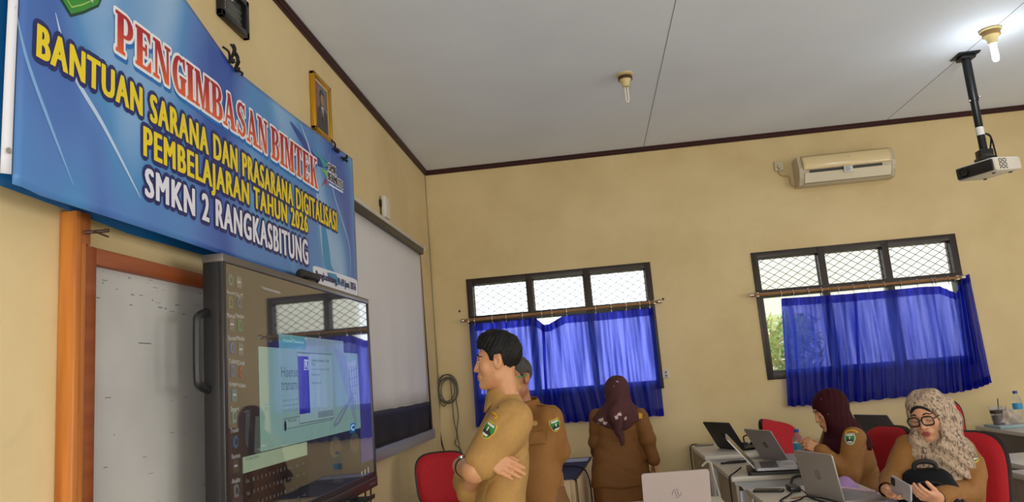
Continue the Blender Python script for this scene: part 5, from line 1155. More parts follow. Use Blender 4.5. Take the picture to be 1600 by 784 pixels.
class Head:
    """face looks along local +y of the head frame; c: head centre, Rm: orientation, s: scale"""
    def __init__(s, c, Rm, sc_=1.0, female=False, open_eye=True, ys=1.0): s.ysc = np.array((1, ys, 1), np.float32); s.c = np.array(c, np.float32); s.R = Rm; s.s = sc_; s.fem = female; s.open = open_eye
    def to(s, P): return ((P - s.c) @ s.R) / s.s / s.ysc
    def out(s, p): return s.R @ (np.asarray(p, np.float32) * s.s * s.ysc) + s.c
    def sdf(s, P): return s.raw(s.to(P)) * s.s
    def raw(s, Q):
        X = Q.copy(); X[:, 0] = np.abs(X[:, 0])
        d = ell(X, (0, -.012, .032), (.074, .093, .080))
        d = smin(d, ell(X, (0, .030, -.030), (.0585, .060, .080)), .03)
        jw = .040 if s.fem else .045
        d = smin(d, cap(X, (jw, .004, -.062), (.010, .070, -.096), .020, .017), .028)
        d = smin(d, ell(X, (.036, .058, -.020), (.026, .022, .024)), .022)     # cheek bone
        d = smin(d, cap(X, (.006, .086, .026), (.036, .074, .024), .009, .008), .014)   # brow
        d = smax(d, -ell(X, (.031, .098, .004), (.018, .018, .012)), .012)        # eye socket
        d = smin(d, ell(X, (.031, .0745, .003), (.0155, .0135, .0115)), .004)     # eyelid bulge
        d = smin(d, cap(X, (0, .088, .014), (0, .1055 if not s.fem else .102, -.030), .0068, .0105), .010)  # nose
        d = smin(d, ell(X, (.0125, .0915, -.033), (.0085, .010, .0075)), .006)
        d = smax(d, -ell(X, (.007, .099, -.0415), (.0035, .005, .003)), .003)
        d = smin(d, ell(X, (0, .083, -.060), (.030, .014, .018)), .012)
        d = smin(d, ell(X, (0, .0935, -.0575), (.021, .0085, .0058)), .004)
        d = smin(d, ell(X, (0, .0925, -.0685), (.018, .0085, .0065)), .004)
        d = smax(d, -ell(X, (0, .103, -.0628), (.022, .008, .0014)), .003)
        d = smin(d, ell(X, (0, .078, -.094), (.019, .016, .015)), .014)
        if not s.fem or True:
            e = ell(X, (.078, -.010, -.006), (.0085, .020, .031), rotm(0, 12, 12)); e = smax(e, -ell(X, (.089, -.004, -.002), (.009, .012, .020)), .006); d = smin(d, e, .006)
        d = smin(d, cap(X, (0, -.022, -.05), (0, -.040, -.19),   .047 if not s.fem else .044, .054 if not s.fem else .05), .03)
        return d
    def surf(s, x, z, y0=.13):
        """outermost y of the face at (x, z), head units"""
        ys = np.linspace(y0, .0, 260); Q = np.stack([np.full_like(ys, x), ys, np.full_like(ys, z)], 1).astype(np.float32)
        d = s.raw(Q); i = int(np.argmax(d < 0)); return float(ys[i])
    def region(s, base=None):
        def f(Cn):
            q = s.to(Cn.astype(np.float32)); r = np.zeros(len(Cn), int)
            lip = (np.abs(q[:, 0]) < .0225 - .012 * np.abs((q[:, 2] + .063) / .012)) & (q[:, 1] > .080) & (q[:, 2] > -.0755) & (q[:, 2] < -.0515)
            r[lip] = 1; return r
        return f
    def features(s, root, M_brow, M_eyew, M_iris, lids=False):
        for sg in (-1, 1):
            pts = []
            for t in np.linspace(0, 1, 7):
                x = sg * (.014 + .036 * t); z = .0265 + .006 * math.sin(math.pi * min(1, t * 1.15)) - .004 * t; pts.append(s.out((x, s.surf(x, z) + .0005, z)))
            MBl(root).tube(pts, [.0022 * s.s, .0034 * s.s, .0036 * s.s, .0034 * s.s, .003 * s.s, .0024 * s.s, .0014 * s.s], 6).build('eyebrow', M_brow, root)
            if s.open:
                y = s.surf(sg * .031, .003)
                for nm, r, dy, mt in (('eyeball', (.0125, .006, .0052), -.0042, M_eyew), ('iris', (.0052, .003, .0052), -.0006, M_iris)):
                    mb = MBl(root); c = (sg * .031, y + dy, .0028); vs = []; 
                    for i in range(9):
                        for j in range(14):
                            a, b = math.pi * i / 8, 2 * math.pi * j / 14; vs.append(s.out((c[0] + r[0] * math.sin(a) * math.cos(b), c[1] + r[1] * math.sin(a) * math.sin(b), c[2] + r[2] * math.cos(a))))
                    mb.add(vs, [(i * 14 + j, i * 14 + (j + 1) % 14, (i + 1) * 14 + (j + 1) % 14, (i + 1) * 14 + j) for i in range(8) for j in range(14)], 0, True)
                    mb.build(nm, mt, root)
            zl = .0085 if s.open else -.0035
            pts = []
            for t in np.linspace(0, 1, 7):
                x = sg * (.018 + .027 * t); z = zl + (.0035 if s.open else -.0035) * math.sin(math.pi * t) - .002 * t; pts.append(s.out((x, s.surf(x, z) + .0006, z)))
            MBl(root).tube(pts, [.0008 * s.s] + [.0016 * s.s] * 5 + [.0008 * s.s], 5).build('eyelashes', M_brow, root)
class MBl(MB):
    """MB whose shapes are given in the parent's local space"""
    def __init__(s, root): super().__init__()
    def build(s, name, mats, parent=None, **k):
        o = super().build(name, mats, None, **k); o.parent = parent; return o
def hand_parts(w, f, n, side, curl=(.5, .5, .5, .5), thumb=(.5, .4), s=1.0, spread=.03):
    """list of capsules: w wrist, f finger direction, n the way the palm faces, side = thumb side (+1: along f x n)"""
    w = np.array(w, float); f = np.array(f, float); f /= np.linalg.norm(f); n = np.array(n, float); n -= f * (n @ f); n /= np.linalg.norm(n); sd = np.cross(f, n) * side
    palm, fing = [], []
    lens = (.072, .080, .074, .058); pl = (.084, .088, .084, .076); lat = (.029, .010, -.010, -.028); rad = (.0088, .0092, .0088, .0078)
    for i in range(4):
        k = w + f * pl[i] * s + sd * lat[i] * s
        palm.append((w + sd * lat[i] * .55 * s + f * .012 * s, k, .0145 * s, .0112 * s))
        d = f + sd * spread * (1.5 - i) ; d /= np.linalg.norm(d); p = k; ang = 0; c = curl[i] if hasattr(curl, '__len__') else curl
        for L, r0, r1 in ((.45, 1.0, .94), (.30, .94, .86), (.25, .86, .72)):
            ang += c; dr = d * math.cos(ang) + n * math.sin(ang); q = p + dr * lens[i] * L * s; fing.append((p, q, rad[i] * r0 * s, rad[i] * r1 * s, i)); p = q
    b = w + f * .022 * s + sd * .024 * s; d = f * math.cos(.8 - thumb[1] * .6) + sd * math.sin(.8 - thumb[1] * .6) + n * thumb[0]; d /= np.linalg.norm(d)
    p1 = b + d * .045 * s; d2 = d * .8 + f * .5 + n * thumb[0] * .4; d2 /= np.linalg.norm(d2); p2 = p1 + d2 * .034 * s; p3 = p2 + d2 * .024 * s
    palm.append((b, p1, .0155 * s, .0115 * s)); fing.append((p1, p2, .0112 * s, .0098 * s, 4)); fing.append((p2, p3, .0098 * s, .0080 * s, 4))
    return palm, fing
def hand_sdf(P, H_):
    palm, fing = H_; d = None
    for a, b, r0, r1 in palm: q = cap(P, a, b, r0, r1); d = q if d is None else smin(d, q, .012)
    for k in range(5):
        e = None
        for a, b, r0, r1, i in fing:
            if i == k: q = cap(P, a, b, r0, r1); e = q if e is None else smin(e, q, .004)
        d = smin(d, e, .005)
    return d
def bounds(pts, m):
    p = np.array(pts); return p.min(0) - m, p.max(0) + m
def arm_piece(elb, wr, H_, r0=.040, r1=.027, h=.0032, extra=()):
    pts = [np.array(elb), np.array(wr)] + [np.array(q[0]) for q in H_[1]] + [np.array(q[1]) for q in H_[1]]
    def fn(P):
        d = cap(P, elb, wr, r0, r1); d = smin(d, hand_sdf(P, H_), .018); return d
    lo, hi = bounds(pts, .055); return (fn, lo, hi, h)
def decal(root, fn, c, n, up, layers, sub=3):
    """flat emblem pressed on to a surface: layers of (polygon, material); fn is the surface"""
    c = np.array(c, float); n = np.array(n, float); n /= np.linalg.norm(n); up = np.array(up, float); up -= n * (up @ n); up /= np.linalg.norm(up); rt = np.cross(up, n)
    mb = MBl(root); mats = []
    for li, (poly, mt) in enumerate(layers):
        if mt not in mats: mats.append(mt)
        pts = [np.array(p, float) for p in poly]; ctr = sum(pts) / len(pts); rings = 4; vs = []
        dense = []
        for i in range(len(pts)):
            a, b = pts[i], pts[(i + 1) % len(pts)]
            for t in range(2): dense.append(a + (b - a) * t / 2)
        Q = [ctr] + [ctr + (p - ctr) * (r + 1) / rings for r in range(rings) for p in dense]
        W = np.array([c + rt * q[0] + up * q[1] + n * .06 for q in Q], np.float32)
        for _ in range(14): W = W - (n * np.clip(fn(W), -.02, .06)[:, None] * .9).astype(np.float32)
        W = W + (n * (.0016 + .0009 * li)).astype(np.float32); N = len(dense)
        fs = [(0, 1 + i, 1 + (i + 1) % N) for i in range(N)] + [(1 + r * N + i, 1 + (r + 1) * N + i, 1 + (r + 1) * N + (i + 1) % N, 1 + r * N + (i + 1) % N) for r in range(rings - 1) for i in range(N)]
        mb.add([tuple(p) for p in W], fs, mats.index(mt), True)
    return mb, mats
def hit(root, fn, px, py, Ya, Yb):
    """where the line of sight through a picture point meets the surface, and the outward normal there"""
    inv = pmat(root).inverted(); W = np.array([inv @ at(px, py, Y) for Y in np.linspace(Ya, Yb, 500)], np.float32); d = fn(W); k = int(np.argmax(d < 0)); p = W[k]
    g = np.array([(fn((p + e_)[None])[0] - fn((p - e_)[None])[0]) for e_ in np.eye(3, dtype=np.float32) * .012]); return p, g / np.linalg.norm(g)
def circ(r, cx=0, cy=0, n=14, ry=None): return [(cx + r * math.cos(t), cy + (ry or r) * math.sin(t)) for t in np.linspace(0, 2 * math.pi, n + 1)[:-1]]

def skin_mat(name, rgb):
    m, nt, b = nmat(name); b.inputs['Base Color'].default_value = lin(rgb); b.inputs['Roughness'].default_value = .48; b.inputs['Subsurface Weight'].default_value = .12; b.inputs['Subsurface Radius'].default_value = (.02, .008, .004); b.inputs['Subsurface Scale'].default_value = .3
    return m
M_skin = skin_mat('skin_tan', (200, 146, 106)); M_skin2 = skin_mat('skin_brown', (168, 112, 82)); M_skin3 = skin_mat('skin_light', (206, 152, 120))
M_lip = mat('lips_natural', (150, 88, 74), .4); M_lipr = mat('lips_rose', (156, 80, 74), .4)
M_hair = mat('black_hair', (10, 9, 9), .55, bump=.3, bscale=220, spec=.3); M_hairg = mat('greying_hair', (40, 37, 36), .5, rgb2=(76, 72, 70), scale=140, bump=.6, bscale=160)
M_eyew = mat('eye_white', (205, 198, 190), .3); M_iris = mat('iris_dark', (26, 16, 12), .2); M_browm = mat('brow_hair', (24, 18, 16), .7)
M_kh = mat('khaki_uniform', (172, 132, 74), .75, var=.05, scale=60, bump=.08, bscale=500); M_khb = mat('brown_khaki_uniform', (140, 94, 40), .75, var=.05, scale=60, bump=.08, bscale=500); M_khd = mat('dark_khaki_uniform', (122, 78, 32), .75, var=.05, scale=60, bump=.08, bscale=500); M_trou = mat('brown_trousers', (118, 78, 38), .75, var=.05, scale=50)
M_shoe = mat('black_shoe', (22, 20, 20), .35)
M_pw_ = mat('patch_white', (216, 216, 206), .6); M_pg = mat('patch_green', (40, 122, 60), .6); M_py = mat('patch_yellow', (214, 170, 30), .6); M_pk_ = mat('patch_dark', (28, 44, 40), .6); M_pr_ = mat('patch_orange', (184, 96, 40), .6)
def emblem(root, fn, cn, up, s=1.0, rimm=None):
    c, n = cn
    sh = lambda k: [(-.024 * k * s, .030 * k * s), (.024 * k * s, .030 * k * s), (.030 * k * s, .004 * k * s), (.018 * k * s, -.028 * k * s), (0, -.036 * k * s), (-.018 * k * s, -.028 * k * s), (-.030 * k * s, .004 * k * s)]
    L = [(sh(1.12), rimm or M_py), (sh(.98), M_pg), ([(-.02 * s, .026 * s), (.02 * s, .026 * s), (.02 * s, .017 * s), (-.02 * s, .017 * s)], M_pw_), ([(-.024 * s, -.012 * s), (-.006 * s, .004 * s), (0, -.002 * s), (.008 * s, .004 * s), (.024 * s, -.012 * s), (.012 * s, -.026 * s), (-.012 * s, -.026 * s)], M_pk_), ([(-.016 * s, -.018 * s), (.016 * s, -.018 * s), (.010 * s, -.027 * s), (-.010 * s, -.027 * s)], M_pw_), ([(-.004 * s, .012 * s), (.004 * s, .012 * s), (.003 * s, -.006 * s), (-.003 * s, -.006 * s)], M_pw_)]
    mb, ms = decal(root, fn, c, n, up, L); mb.build('shoulder_emblem', ms, root, fixn=False)
def nametab(root, fn, cn, up, w=.036, mt=None, h=.012):
    c, n = cn
    mb, ms = decal(root, fn, c, n, up, [([(-w, -.008), (-w * .5, 0), (w * .5, 0), (w, -.008), (w, h - .006), (w * .5, h), (-w * .5, h), (-w, h - .006)], mt or M_py), ([(-w * .8, -.001), (w * .8, -.001), (w * .8, .004), (-w * .8, .004)], M_pr_)])
    mb.build('shoulder_tab', ms, root, fixn=False)
def collar(root, c, rx, ry, h, m_, tip=.05, tilt=0, flare=.022, gap=.35, drop=.012):
    """fold-down shirt collar round the neck, open at the front (+y)"""
    c = np.array(c, float); mb = MBl(root)
    def f(u, v):
        a = math.pi / 2 + gap + (2 * math.pi - 2 * gap) * u; fr = abs(u - .5) * 2; fall = h + tip * max(0, fr - .72) / .28; dz = -drop * math.cos(a - math.pi / 2)
        r = 1 + (flare / rx) * v; z = .012 * (1 - v) - fall * v + dz
        return Vector((c[0] + rx * r * math.cos(a), c[1] + ry * r * math.sin(a) + tilt * z, c[2] + z))
    mb.sheet(36, 5, f); o = mb.build('collar', m_, root, fixn=False, solid=.005); return o
def shoes(root, pts):
    for (x, y, yaw) in pts:
        R = rotm(yaw); c = np.array((x, y, 0.0))
        def fn(P, R=R, c=c):
            q = (P - c) @ R; d = cap(q, (0, -.06, .045), (0, .13, .035), .043, .036); d = smin(d, cap(q, (0, -.06, .05), (0, -.05, .10), .042, .042), .03); return smax(d, -q[:, 2] + .002, .004)
        body_obj('shoe', [(fn, c + (-.22, -.22, -.01), c + (.22, .22, .16), .008)], M_shoe, root)

# ---- young man standing in profile with folded arms
o_ = at(782, 784, 3.12)
yg = thing('person', 'young man in khaki uniform shirt standing in profile with folded arms', 'person', (o_.x, 3.12, 0), None, math.radians(103))
def Lg(px, py, Y): return np.array(pmat(yg).inverted() @ at(px, py, Y))
hc = Lg(778, 564, 3.10); ny = float(Lg(786, 612, 3.10)[1])
hd = Head(hc, rotm(-13, 0, 0), 1.0, ys=.90)
sec = [(.78, 0, .026, .190, .112), (.95, 0, .014, .186, .104), (1.08, 0, -.014, .184, .098), (1.22, 0, -.038, .186, .096), (1.31, 0, -.052, .180, .090), (1.37, 0, -.055, .145, .078), (1.42, 0, (ny - .05) / 2, .092, .066), (1.455, 0, ny, .060, .056), (1.47, 0, ny, .054, .050)]
lsh, rsh = np.array((-.178, -.055, 1.325)), np.array((.178, -.065, 1.325))
lel = Lg(741, 735, 2.92); rel = np.array((.19, .105, 1.075)); lwr = np.array((.045, .150, 1.150))
hw = Lg(757, 712, 2.905)
def armL(P): return smin(cap(P, lsh, lel * .25 + lsh * .75, .082, .076), cap(P, lel * .25 + lsh * .75, lsh * .20 + lel * .80, .076, .069), .03)
def armR(P): return smin(cap(P, rsh, rel, .080, .070), cap(P, rel, rel + np.array((-.10, .01, -.03)), .072, .062), .03)
def shirtY(P):
    d = loft(P, sec); d = smin(d, armL(P), .035); d = smin(d, armR(P), .035)
    el = np.exp(-((P - (lel * .6 + lsh * .4)) ** 2).sum(1) / .02)
    sd_ = P - (lel * .15 + lsh * .85 + np.array((0, -.06, -.16))); ax_ = np.array((0, -.75, .66)); t_ = sd_ @ ax_; rr_ = np.linalg.norm(sd_ - t_[:, None] * ax_, axis=1)
    d = d + .007 * np.exp(-((P[:, 2] - (1.19 - .55 * (P[:, 1] + .05))) / .016) ** 2) * np.clip((.0 - P[:, 0]) * 8, 0, 1) * np.clip((.04 - P[:, 1]) * 12, 0, 1)
    d = d + .005 * wob(P, 21, .6) * (.35 + .9 * el) + .006 * crease(P * np.array((1, 1, 1.5), np.float32), 13, .9) * (.5 + .8 * el) + .005 * np.sin((P[:, 2] * 1.0 + P[:, 1] * .7) * 42 + 2 * np.sin(P[:, 0] * 14)) * np.exp(-((P[:, 2] - 1.06) / .12) ** 2) * .6
    # crease under the upper arm
    return d
body_obj('shirt', [(shirtY, (-.34, -.24, .77), (.34, .30, 1.46), .0075)], M_kh, yg)
HY = hand_parts(hw, Lg(786, 727, 2.90) - hw, (1, .1, -.1), 1, (.08, .09, .10, .12), (.35, .9), 1.0, spread=-.01)
rfo = np.array((.10, .15, 1.07))
pieces = [(hd.sdf, hc - .20, hc + .20, .0036), arm_piece(lel + np.array((.0, -.0, .006)), lwr, hand_parts(lwr, (.85, -.45, -.10), (0, -1, 0), -1, .3, (.3, .9)), .046, .030),
          arm_piece(np.array((.02, .112, 1.08)), hw, HY, .036, .028, .003)]
pieces.append((lambda P: smin(cap(P, lsh * .3 + lel * .7, lel, .047, .045), cap(P, lel, lwr, .045, .034), .02), *bounds([lsh * .3 + lel * .7, lel, lwr], .06), .006))
pieces.append((lambda P: smin(loft(P, [(z, x, y, a - .02, b - .02) for z, x, y, a, b in sec if z < 1.36]), loft(P, [(.72, 0, .02, .15, .10), (.95, 0, .01, .16, .095)]), .02), (-.25, -.25, .70), (.25, .25, 1.36), .014))
body_obj('body', pieces, [M_skin, M_lip], yg, hd.region())
hd.features(yg, M_browm, M_eyew, M_iris)
def hairY(P):
    Q = hd.to(P); d = ell(Q, (0, -.014, .040), (.083, .104, .086)); d = smin(d, ell(Q, (0, .020, .096), (.062, .066, .032)), .03)
    d = smin(d, ell(Q, (0, .064, .074), (.045, .024, .018)), .02)
    y = Q[:, 1]; ax = np.abs(Q[:, 0])
    zc = np.interp(y, [-.13, -.07, -.05, -.036, -.028, .006, .012, .026, .034, .06, .10], [-.085, -.105, -.095, -.045, .024, .026, -.012, -.010, .030, .052, .060]) 
    d = smax(d, zc - Q[:, 2], .006)
    return (d + .0022 * wob(Q, 260, 1.2) + .003 * wob(Q, 75, .3)) * hd.s
body_obj('hair', [(hairY, hc - .19, hc + .19, .0036)], M_hair, yg)
collar(yg, (0, ny, 1.462), .062, .061, .045, M_kh, .035, gap=.25, drop=.026)
def legs(root, hips, knees, ankles, m_, r=(.105, .078, .055), top=.86, z0=.75, nm='trousers', w=.165, dp=.105):
    def fn(P):
        d = loft(P, [(z0, 0, hips[0][1], w * .96, dp), (top + .08, 0, hips[0][1], w, dp)])
        for h_, k_, a_ in zip(hips, knees, ankles): d = smin(d, smin(cap(P, h_, k_, r[0], r[1]), cap(P, k_, a_, r[1], r[2]), .03), .03)
        return d + .003 * wob(P, 22, .4)
    lo, hi = bounds(list(hips) + list(knees) + list(ankles), .14); hi[2] = top + .1; lo[2] = max(lo[2], .06)
    return body_obj(nm, [(fn, lo, hi, .011)], m_, root)
legs(yg, [(-.09, .01, .84), (.09, .01, .84)], [(-.10, .02, .48), (.10, .02, .48)], [(-.10, -.01, .10), (.10, -.01, .10)], M_trou)
shoes(yg, [(-.10, .01, 8), (.10, .01, -8)])
nL = (lsh * .55 + lel * .45)
out_ = np.array((-1, .25, .05))
emblem(yg, shirtY, hit(yg, shirtY, 763, 671, 2.6, 3.3), (lsh - lel), .95)
nametab(yg, shirtY, hit(yg, shirtY, 770, 648, 2.6, 3.3), (lsh - lel), .034)
mb, ms = decal(yg, shirtY, *hit(yg, shirtY, 793, 636, 2.6, 3.3), (.3, 1, .4), [([(-.022, -.055), (.022, -.055), (.022, .045), (0, .06), (-.022, .045)], M_kh), (circ(.006, 0, .045), M_khd)]); mb.build('epaulette', ms, yg, fixn=False)
# watch on the far wrist, lying over the sleeve
wv_ = (lwr - lel) / np.linalg.norm(lwr - lel); wc_ = lel * .34 + lwr * .66
fr = frame_of(Vector(wc_), Vector(wv_).orthogonal(), Vector(wv_))
mb = MBl(yg); mb.lathe([(.037, -.009), (.041, -.009), (.041, .009), (.037, .009)], 24, M=fr); mb.build('watch_strap', M_blk, yg)
mb = MBl(yg); mb.lathe([(.002, .0), (.016, .0), (.016, .008), (.002, .008)], 18, M=frame_of(Vector(wc_) + Vector((-.01, .010, .040)), (1, 0, 0), (-.1, .2, 1))); mb.build('watch_face', M_chrome, yg)

# ---- older man with glasses behind him
o_ = at(835, 784, 3.9)
og = thing('person', 'older man with green-sided glasses standing behind the young man', 'person', (o_.x, 3.9, 0), None, math.radians(162))
def Lo(px, py, Y): return np.array(pmat(og).inverted() @ at(px, py, Y))
hc = Lo(806, 591, 3.88)
hd2 = Head(hc, rotm(-22, -3, 0), .95, open_eye=True, ys=.92)
zs_ = 1.275
sec2 = [(.76, 0, .01, .185, .125), (.95, 0, .01, .19, .128), (1.05, 0, .008, .186, .122), (1.16, 0, .0, .188, .112), (1.24, 0, -.01, .180, .098), (1.30, 0, -.018, .145, .078), (1.345, 0, -.02, .09, .066), (1.37, 0, -.018, .066, .060)]
tx_ = hc[0] * .5
sec2 = [(z, x + (tx_ if z > 1.2 else tx_ * (z - .76) / .44), y, a, b) for z, x, y, a, b in sec2]
sec2 = [(z, x, y, a * (.87 if z < 1.26 else .95), b) for z, x, y, a, b in sec2]
lsh = Lo(857, 655, 3.86); lel = Lo(866, 708, 3.92); lel = lel + np.array((0, -.03, 0)); rsh = np.array((2 * tx_ - lsh[0], lsh[1] - .01, lsh[2])); rel = rsh + np.array((.05, .02, -.25)); lwr = lel + np.array((.05, -.02, -.22)); rwr = rel + np.array((-.02, .14, -.18))
def shirtO(P):
    d = loft(P, sec2); d = smin(d, smin(cap(P, lsh, lsh * .5 + lel * .5, .076, .072), cap(P, lsh * .5 + lel * .5, lsh * .06 + lel * .94, .072, .074), .02), .03); d = smin(d, cap(P, rsh, rel, .078, .070), .03)
    return d + .004 * wob(P, 21, 2.1) + .006 * crease(P, 13, 2.6) + .003 * np.sin(P[:, 2] * 46 + 3 * np.sin(P[:, 0] * 12)) * np.exp(-((P[:, 2] - 1.0) / .14) ** 2)
body_obj('shirt', [(shirtO, (-.36, -.24, .75), (.36, .24, 1.42), .009)], M_khb, og)
HL = hand_parts(lwr, (.1, .1, -1), (1, 0, 0), -1, .35, (.3, .5)); HR = hand_parts(rwr, (-.3, .5, -.7), (-1, 0, 0), 1, .35, (.3, .5))
pieces = [(hd2.sdf, hc - .20, hc + .20, .0042), arm_piece(lel, lwr, HL, .042, .028, .004), arm_piece(rel, rwr, HR, .042, .028, .0045), (lambda P: loft(P, [(z, x, y, a - .02, b - .02) for z, x, y, a, b in sec2 if z < 1.3]), (-.28, -.22, .75), (.28, .22, 1.3), .014)]
body_obj('body', pieces, [M_skin2, M_lip], og, hd2.region())
hd2.features(og, M_browm, M_eyew, M_iris)
def hairO(P):
    Q = hd2.to(P); d = ell(Q, (0, -.014, .038), (.080, .099, .082)); d = smin(d, ell(Q, (0, .02, .09), (.055, .07, .026)), .03); y = Q[:, 1]
    zc = np.interp(y, [-.13, -.07, -.05, -.036, -.028, .006, .012, .026, .034, .06, .10], [-.06, -.065, -.060, -.030, .024, .026, -.005, -.002, .030, .062, .07])
    return (smax(d, zc - Q[:, 2], .006) + .003 * wob(Q, 200, 1.2)) * hd2.s
body_obj('hair', [(hairO, hc - .18, hc + .18, .0042)], M_hairg, og)
def glasses(root, h, mfr, mtemple, wid=.062, hei=.019, tk=.0024):
    mb = MBl(root)
    yb = max(h.surf(.02, .0), h.surf(.0, .012)) + .004
    for sg in (-1, 1):
        c = sg * .033; pts = [h.out((c + .026 * math.copysign(abs(math.cos(t)) ** .6, math.cos(t)), yb + .004 - .10 * (abs(c + .026 * math.cos(t)) ** 2) * 4, .000 + hei * math.copysign(abs(math.sin(t)) ** .7, math.sin(t)))) for t in np.linspace(0, 2 * math.pi, 25)]
        mb.tube(pts, tk * h.s, 6)
    mb.tube([h.out((-.008, yb + .003, .004)), h.out((0, yb + .005, .007)), h.out((.008, yb + .003, .004))], .0024 * h.s, 6)
    o = mb.build('glasses', mfr, root)
    tb = MBl(root)
    for sg in (-1, 1): tb.tube([h.out((sg * .060, yb - .006, .006)), h.out((sg * .075, .05, .008)), h.out((sg * .082, -.005, .012)), h.out((sg * .078, -.028, -.004))], .0027 * h.s, 6)
    t_ = tb.build('temples', mtemple, o); t_.parent = o
    lb = MBl(root)
    for sg in (-1, 1):
        c = sg * .033; lb.add([h.out((c + .025 * math.copysign(abs(math.cos(t)) ** .6, math.cos(t)), yb + .004 - .10 * (abs(c + .025 * math.cos(t)) ** 2) * 4, .000 + (hei - .001) * math.copysign(abs(math.sin(t)) ** .7, math.sin(t)))) for t in np.linspace(0, 2 * math.pi, 25)[:-1]], [tuple(range(24))])
    l_ = lb.build('lenses', M_pane, o, fixn=False)
    return o
glasses(og, hd2, mat('black_spectacles', (20, 20, 22), .35), mat('green_temple', (40, 150, 70), .4))
collar(og, (tx_, -.018, 1.36), .068, .066, .04, M_khb, .035, gap=.3)
mb, ms = decal(og, shirtO, *hit(og, shirtO, 838, 677, 3.5, 4.2), (0, 0, 1), [([(-.045, -.055), (.045, -.055), (.05, -.04), (.05, .03), (-.05, .03), (-.05, -.04)], M_khb), ([(-.052, .012), (.052, .012), (.052, .034), (-.052, .034)], M_khb), ([(-.052, .010), (.052, .010), (.052, .0125), (-.052, .0125)], M_khd), ([(-.045, -.054), (.045, -.054), (.045, -.0515), (-.045, -.0515)], M_khd), ([(-.0505, -.04), (-.048, -.04), (-.048, .01), (-.0505, .01)], M_khd), ([(.048, -.04), (.0505, -.04), (.0505, .01), (.048, .01)], M_khd)]); mb.build('chest_pocket', ms, og, fixn=False)
mb, ms = decal(og, shirtO, *hit(og, shirtO, 836, 661, 3.5, 4.2), (0, 0, 1), [(circ(.017, 0, 0, 14, .013), mat('badge_gold', (206, 160, 90), .4))]); mb.build('round_badge', ms, og, fixn=False)
mb = MBl(og); p = Lo(828, 668, 3.74); mb.tube([p + (0, -.01, -.01), p + (0, -.005, .03)], .004, 6); mb.build('pen', M_chrome, og)
emblem(og, shirtO, hit(og, shirtO, 868, 664, 3.5, 4.2), (lsh - lel), .9)
mb, ms = decal(og, shirtO, (lsh * .8 + np.array((tx_, 0, 1.3)) * .2), (-.35, .0, 1), (1, .0, .3), [([(-.024, -.05), (.024, -.05), (.024, .05), (-.024, .05)], M_khb)]); mb.build('epaulette', ms, og, fixn=False)
legs(og, [(-.085, .0, .82), (.085, .0, .82)], [(-.09, .02, .46), (.09, .02, .46)], [(-.09, -.01, .10), (.09, -.01, .10)], M_trou)
shoes(og, [(-.09, .01, 10), (.09, .01, -10)])

# ---- headscarves
def scarf_mat(name, rgb, rgb2=None, kind='plain', dots=None):
    m, nt, b = nmat(name); b.inputs['Roughness'].default_value = .7; tc = nt.nodes.new('ShaderNodeTexCoord'); c = lin(rgb); b.inputs['Base Color'].default_value = c; b.inputs['Specular IOR Level'].default_value = .15
    if kind == 'flowers':
        vo = nt.nodes.new('ShaderNodeTexVoronoi'); vo.inputs['Scale'].default_value = 11; vo.feature = 'F1'; vo.inputs['Randomness'].default_value = 1
        n = nt.nodes.new('ShaderNodeTexNoise'); n.inputs['Scale'].default_value = 60; ad = nt.nodes.new('ShaderNodeMath'); ad.operation = 'MULTIPLY_ADD'; ad.inputs[1].default_value = .35; nt.links.new(n.outputs['Fac'], ad.inputs[0]); nt.links.new(vo.outputs['Distance'], ad.inputs[2])
        nt.links.new(tc.outputs['Object'], vo.inputs['Vector']); nt.links.new(tc.outputs['Object'], n.inputs['Vector'])
        rp = nt.nodes.new('ShaderNodeValToRGB'); rp.color_ramp.elements[0].position = .33; rp.color_ramp.elements[0].color = lin(rgb2); rp.color_ramp.elements[1].position = .36; rp.color_ramp.elements[1].color = c
        n2 = nt.nodes.new('ShaderNodeTexNoise'); n2.inputs['Scale'].default_value = 5; nt.links.new(tc.outputs['Object'], n2.inputs['Vector']); th = nt.nodes.new('ShaderNodeMath'); th.operation = 'GREATER_THAN'; th.inputs[1].default_value = .46; nt.links.new(n2.outputs['Fac'], th.inputs[0])
        mx = nt.nodes.new('ShaderNodeMix'); mx.data_type = 'RGBA'; mx.inputs['A'].default_value = c; nt.links.new(ad.outputs[0], rp.inputs[0]); nt.links.new(th.outputs[0], mx.inputs['Factor']); nt.links.new(rp.outputs[0], mx.inputs['B']); nt.links.new(mx.outputs['Result'], b.inputs['Base Color'])
    if kind == 'batik':
        n = nt.nodes.new('ShaderNodeTexNoise'); n.inputs['Scale'].default_value = 38; n.inputs['Detail'].default_value = 4; n.inputs['Distortion'].default_value = 2.0; mp = nt.nodes.new('ShaderNodeMapping'); mp.inputs['Rotation'].default_value = (.3, .2, .7); mp.inputs['Scale'].default_value = (1.3, 1, .55)
        nt.links.new(tc.outputs['Object'], mp.inputs[0]); nt.links.new(mp.outputs[0], n.inputs['Vector'])
        rp = nt.nodes.new('ShaderNodeValToRGB'); rp.color_ramp.elements[0].position = .40; rp.color_ramp.elements[0].color = lin(rgb2); rp.color_ramp.elements[1].position = .50; rp.color_ramp.elements[1].color = c
        e = rp.color_ramp.elements.new(.62); e.color = c; e = rp.color_ramp.elements.new(.68); e.color = lin((128, 92, 74))
        nt.links.new(n.outputs['Fac'], rp.inputs[0]); nt.links.new(rp.outputs[0], b.inputs['Base Color'])
    return m
M_sc1 = scarf_mat('plum_scarf', (84, 52, 54), (206, 182, 180), 'flowers'); M_sc2 = scarf_mat('maroon_scarf', (52, 9, 16)); M_sc3 = scarf_mat('batik_scarf', (182, 160, 138), (104, 90, 82), 'batik')

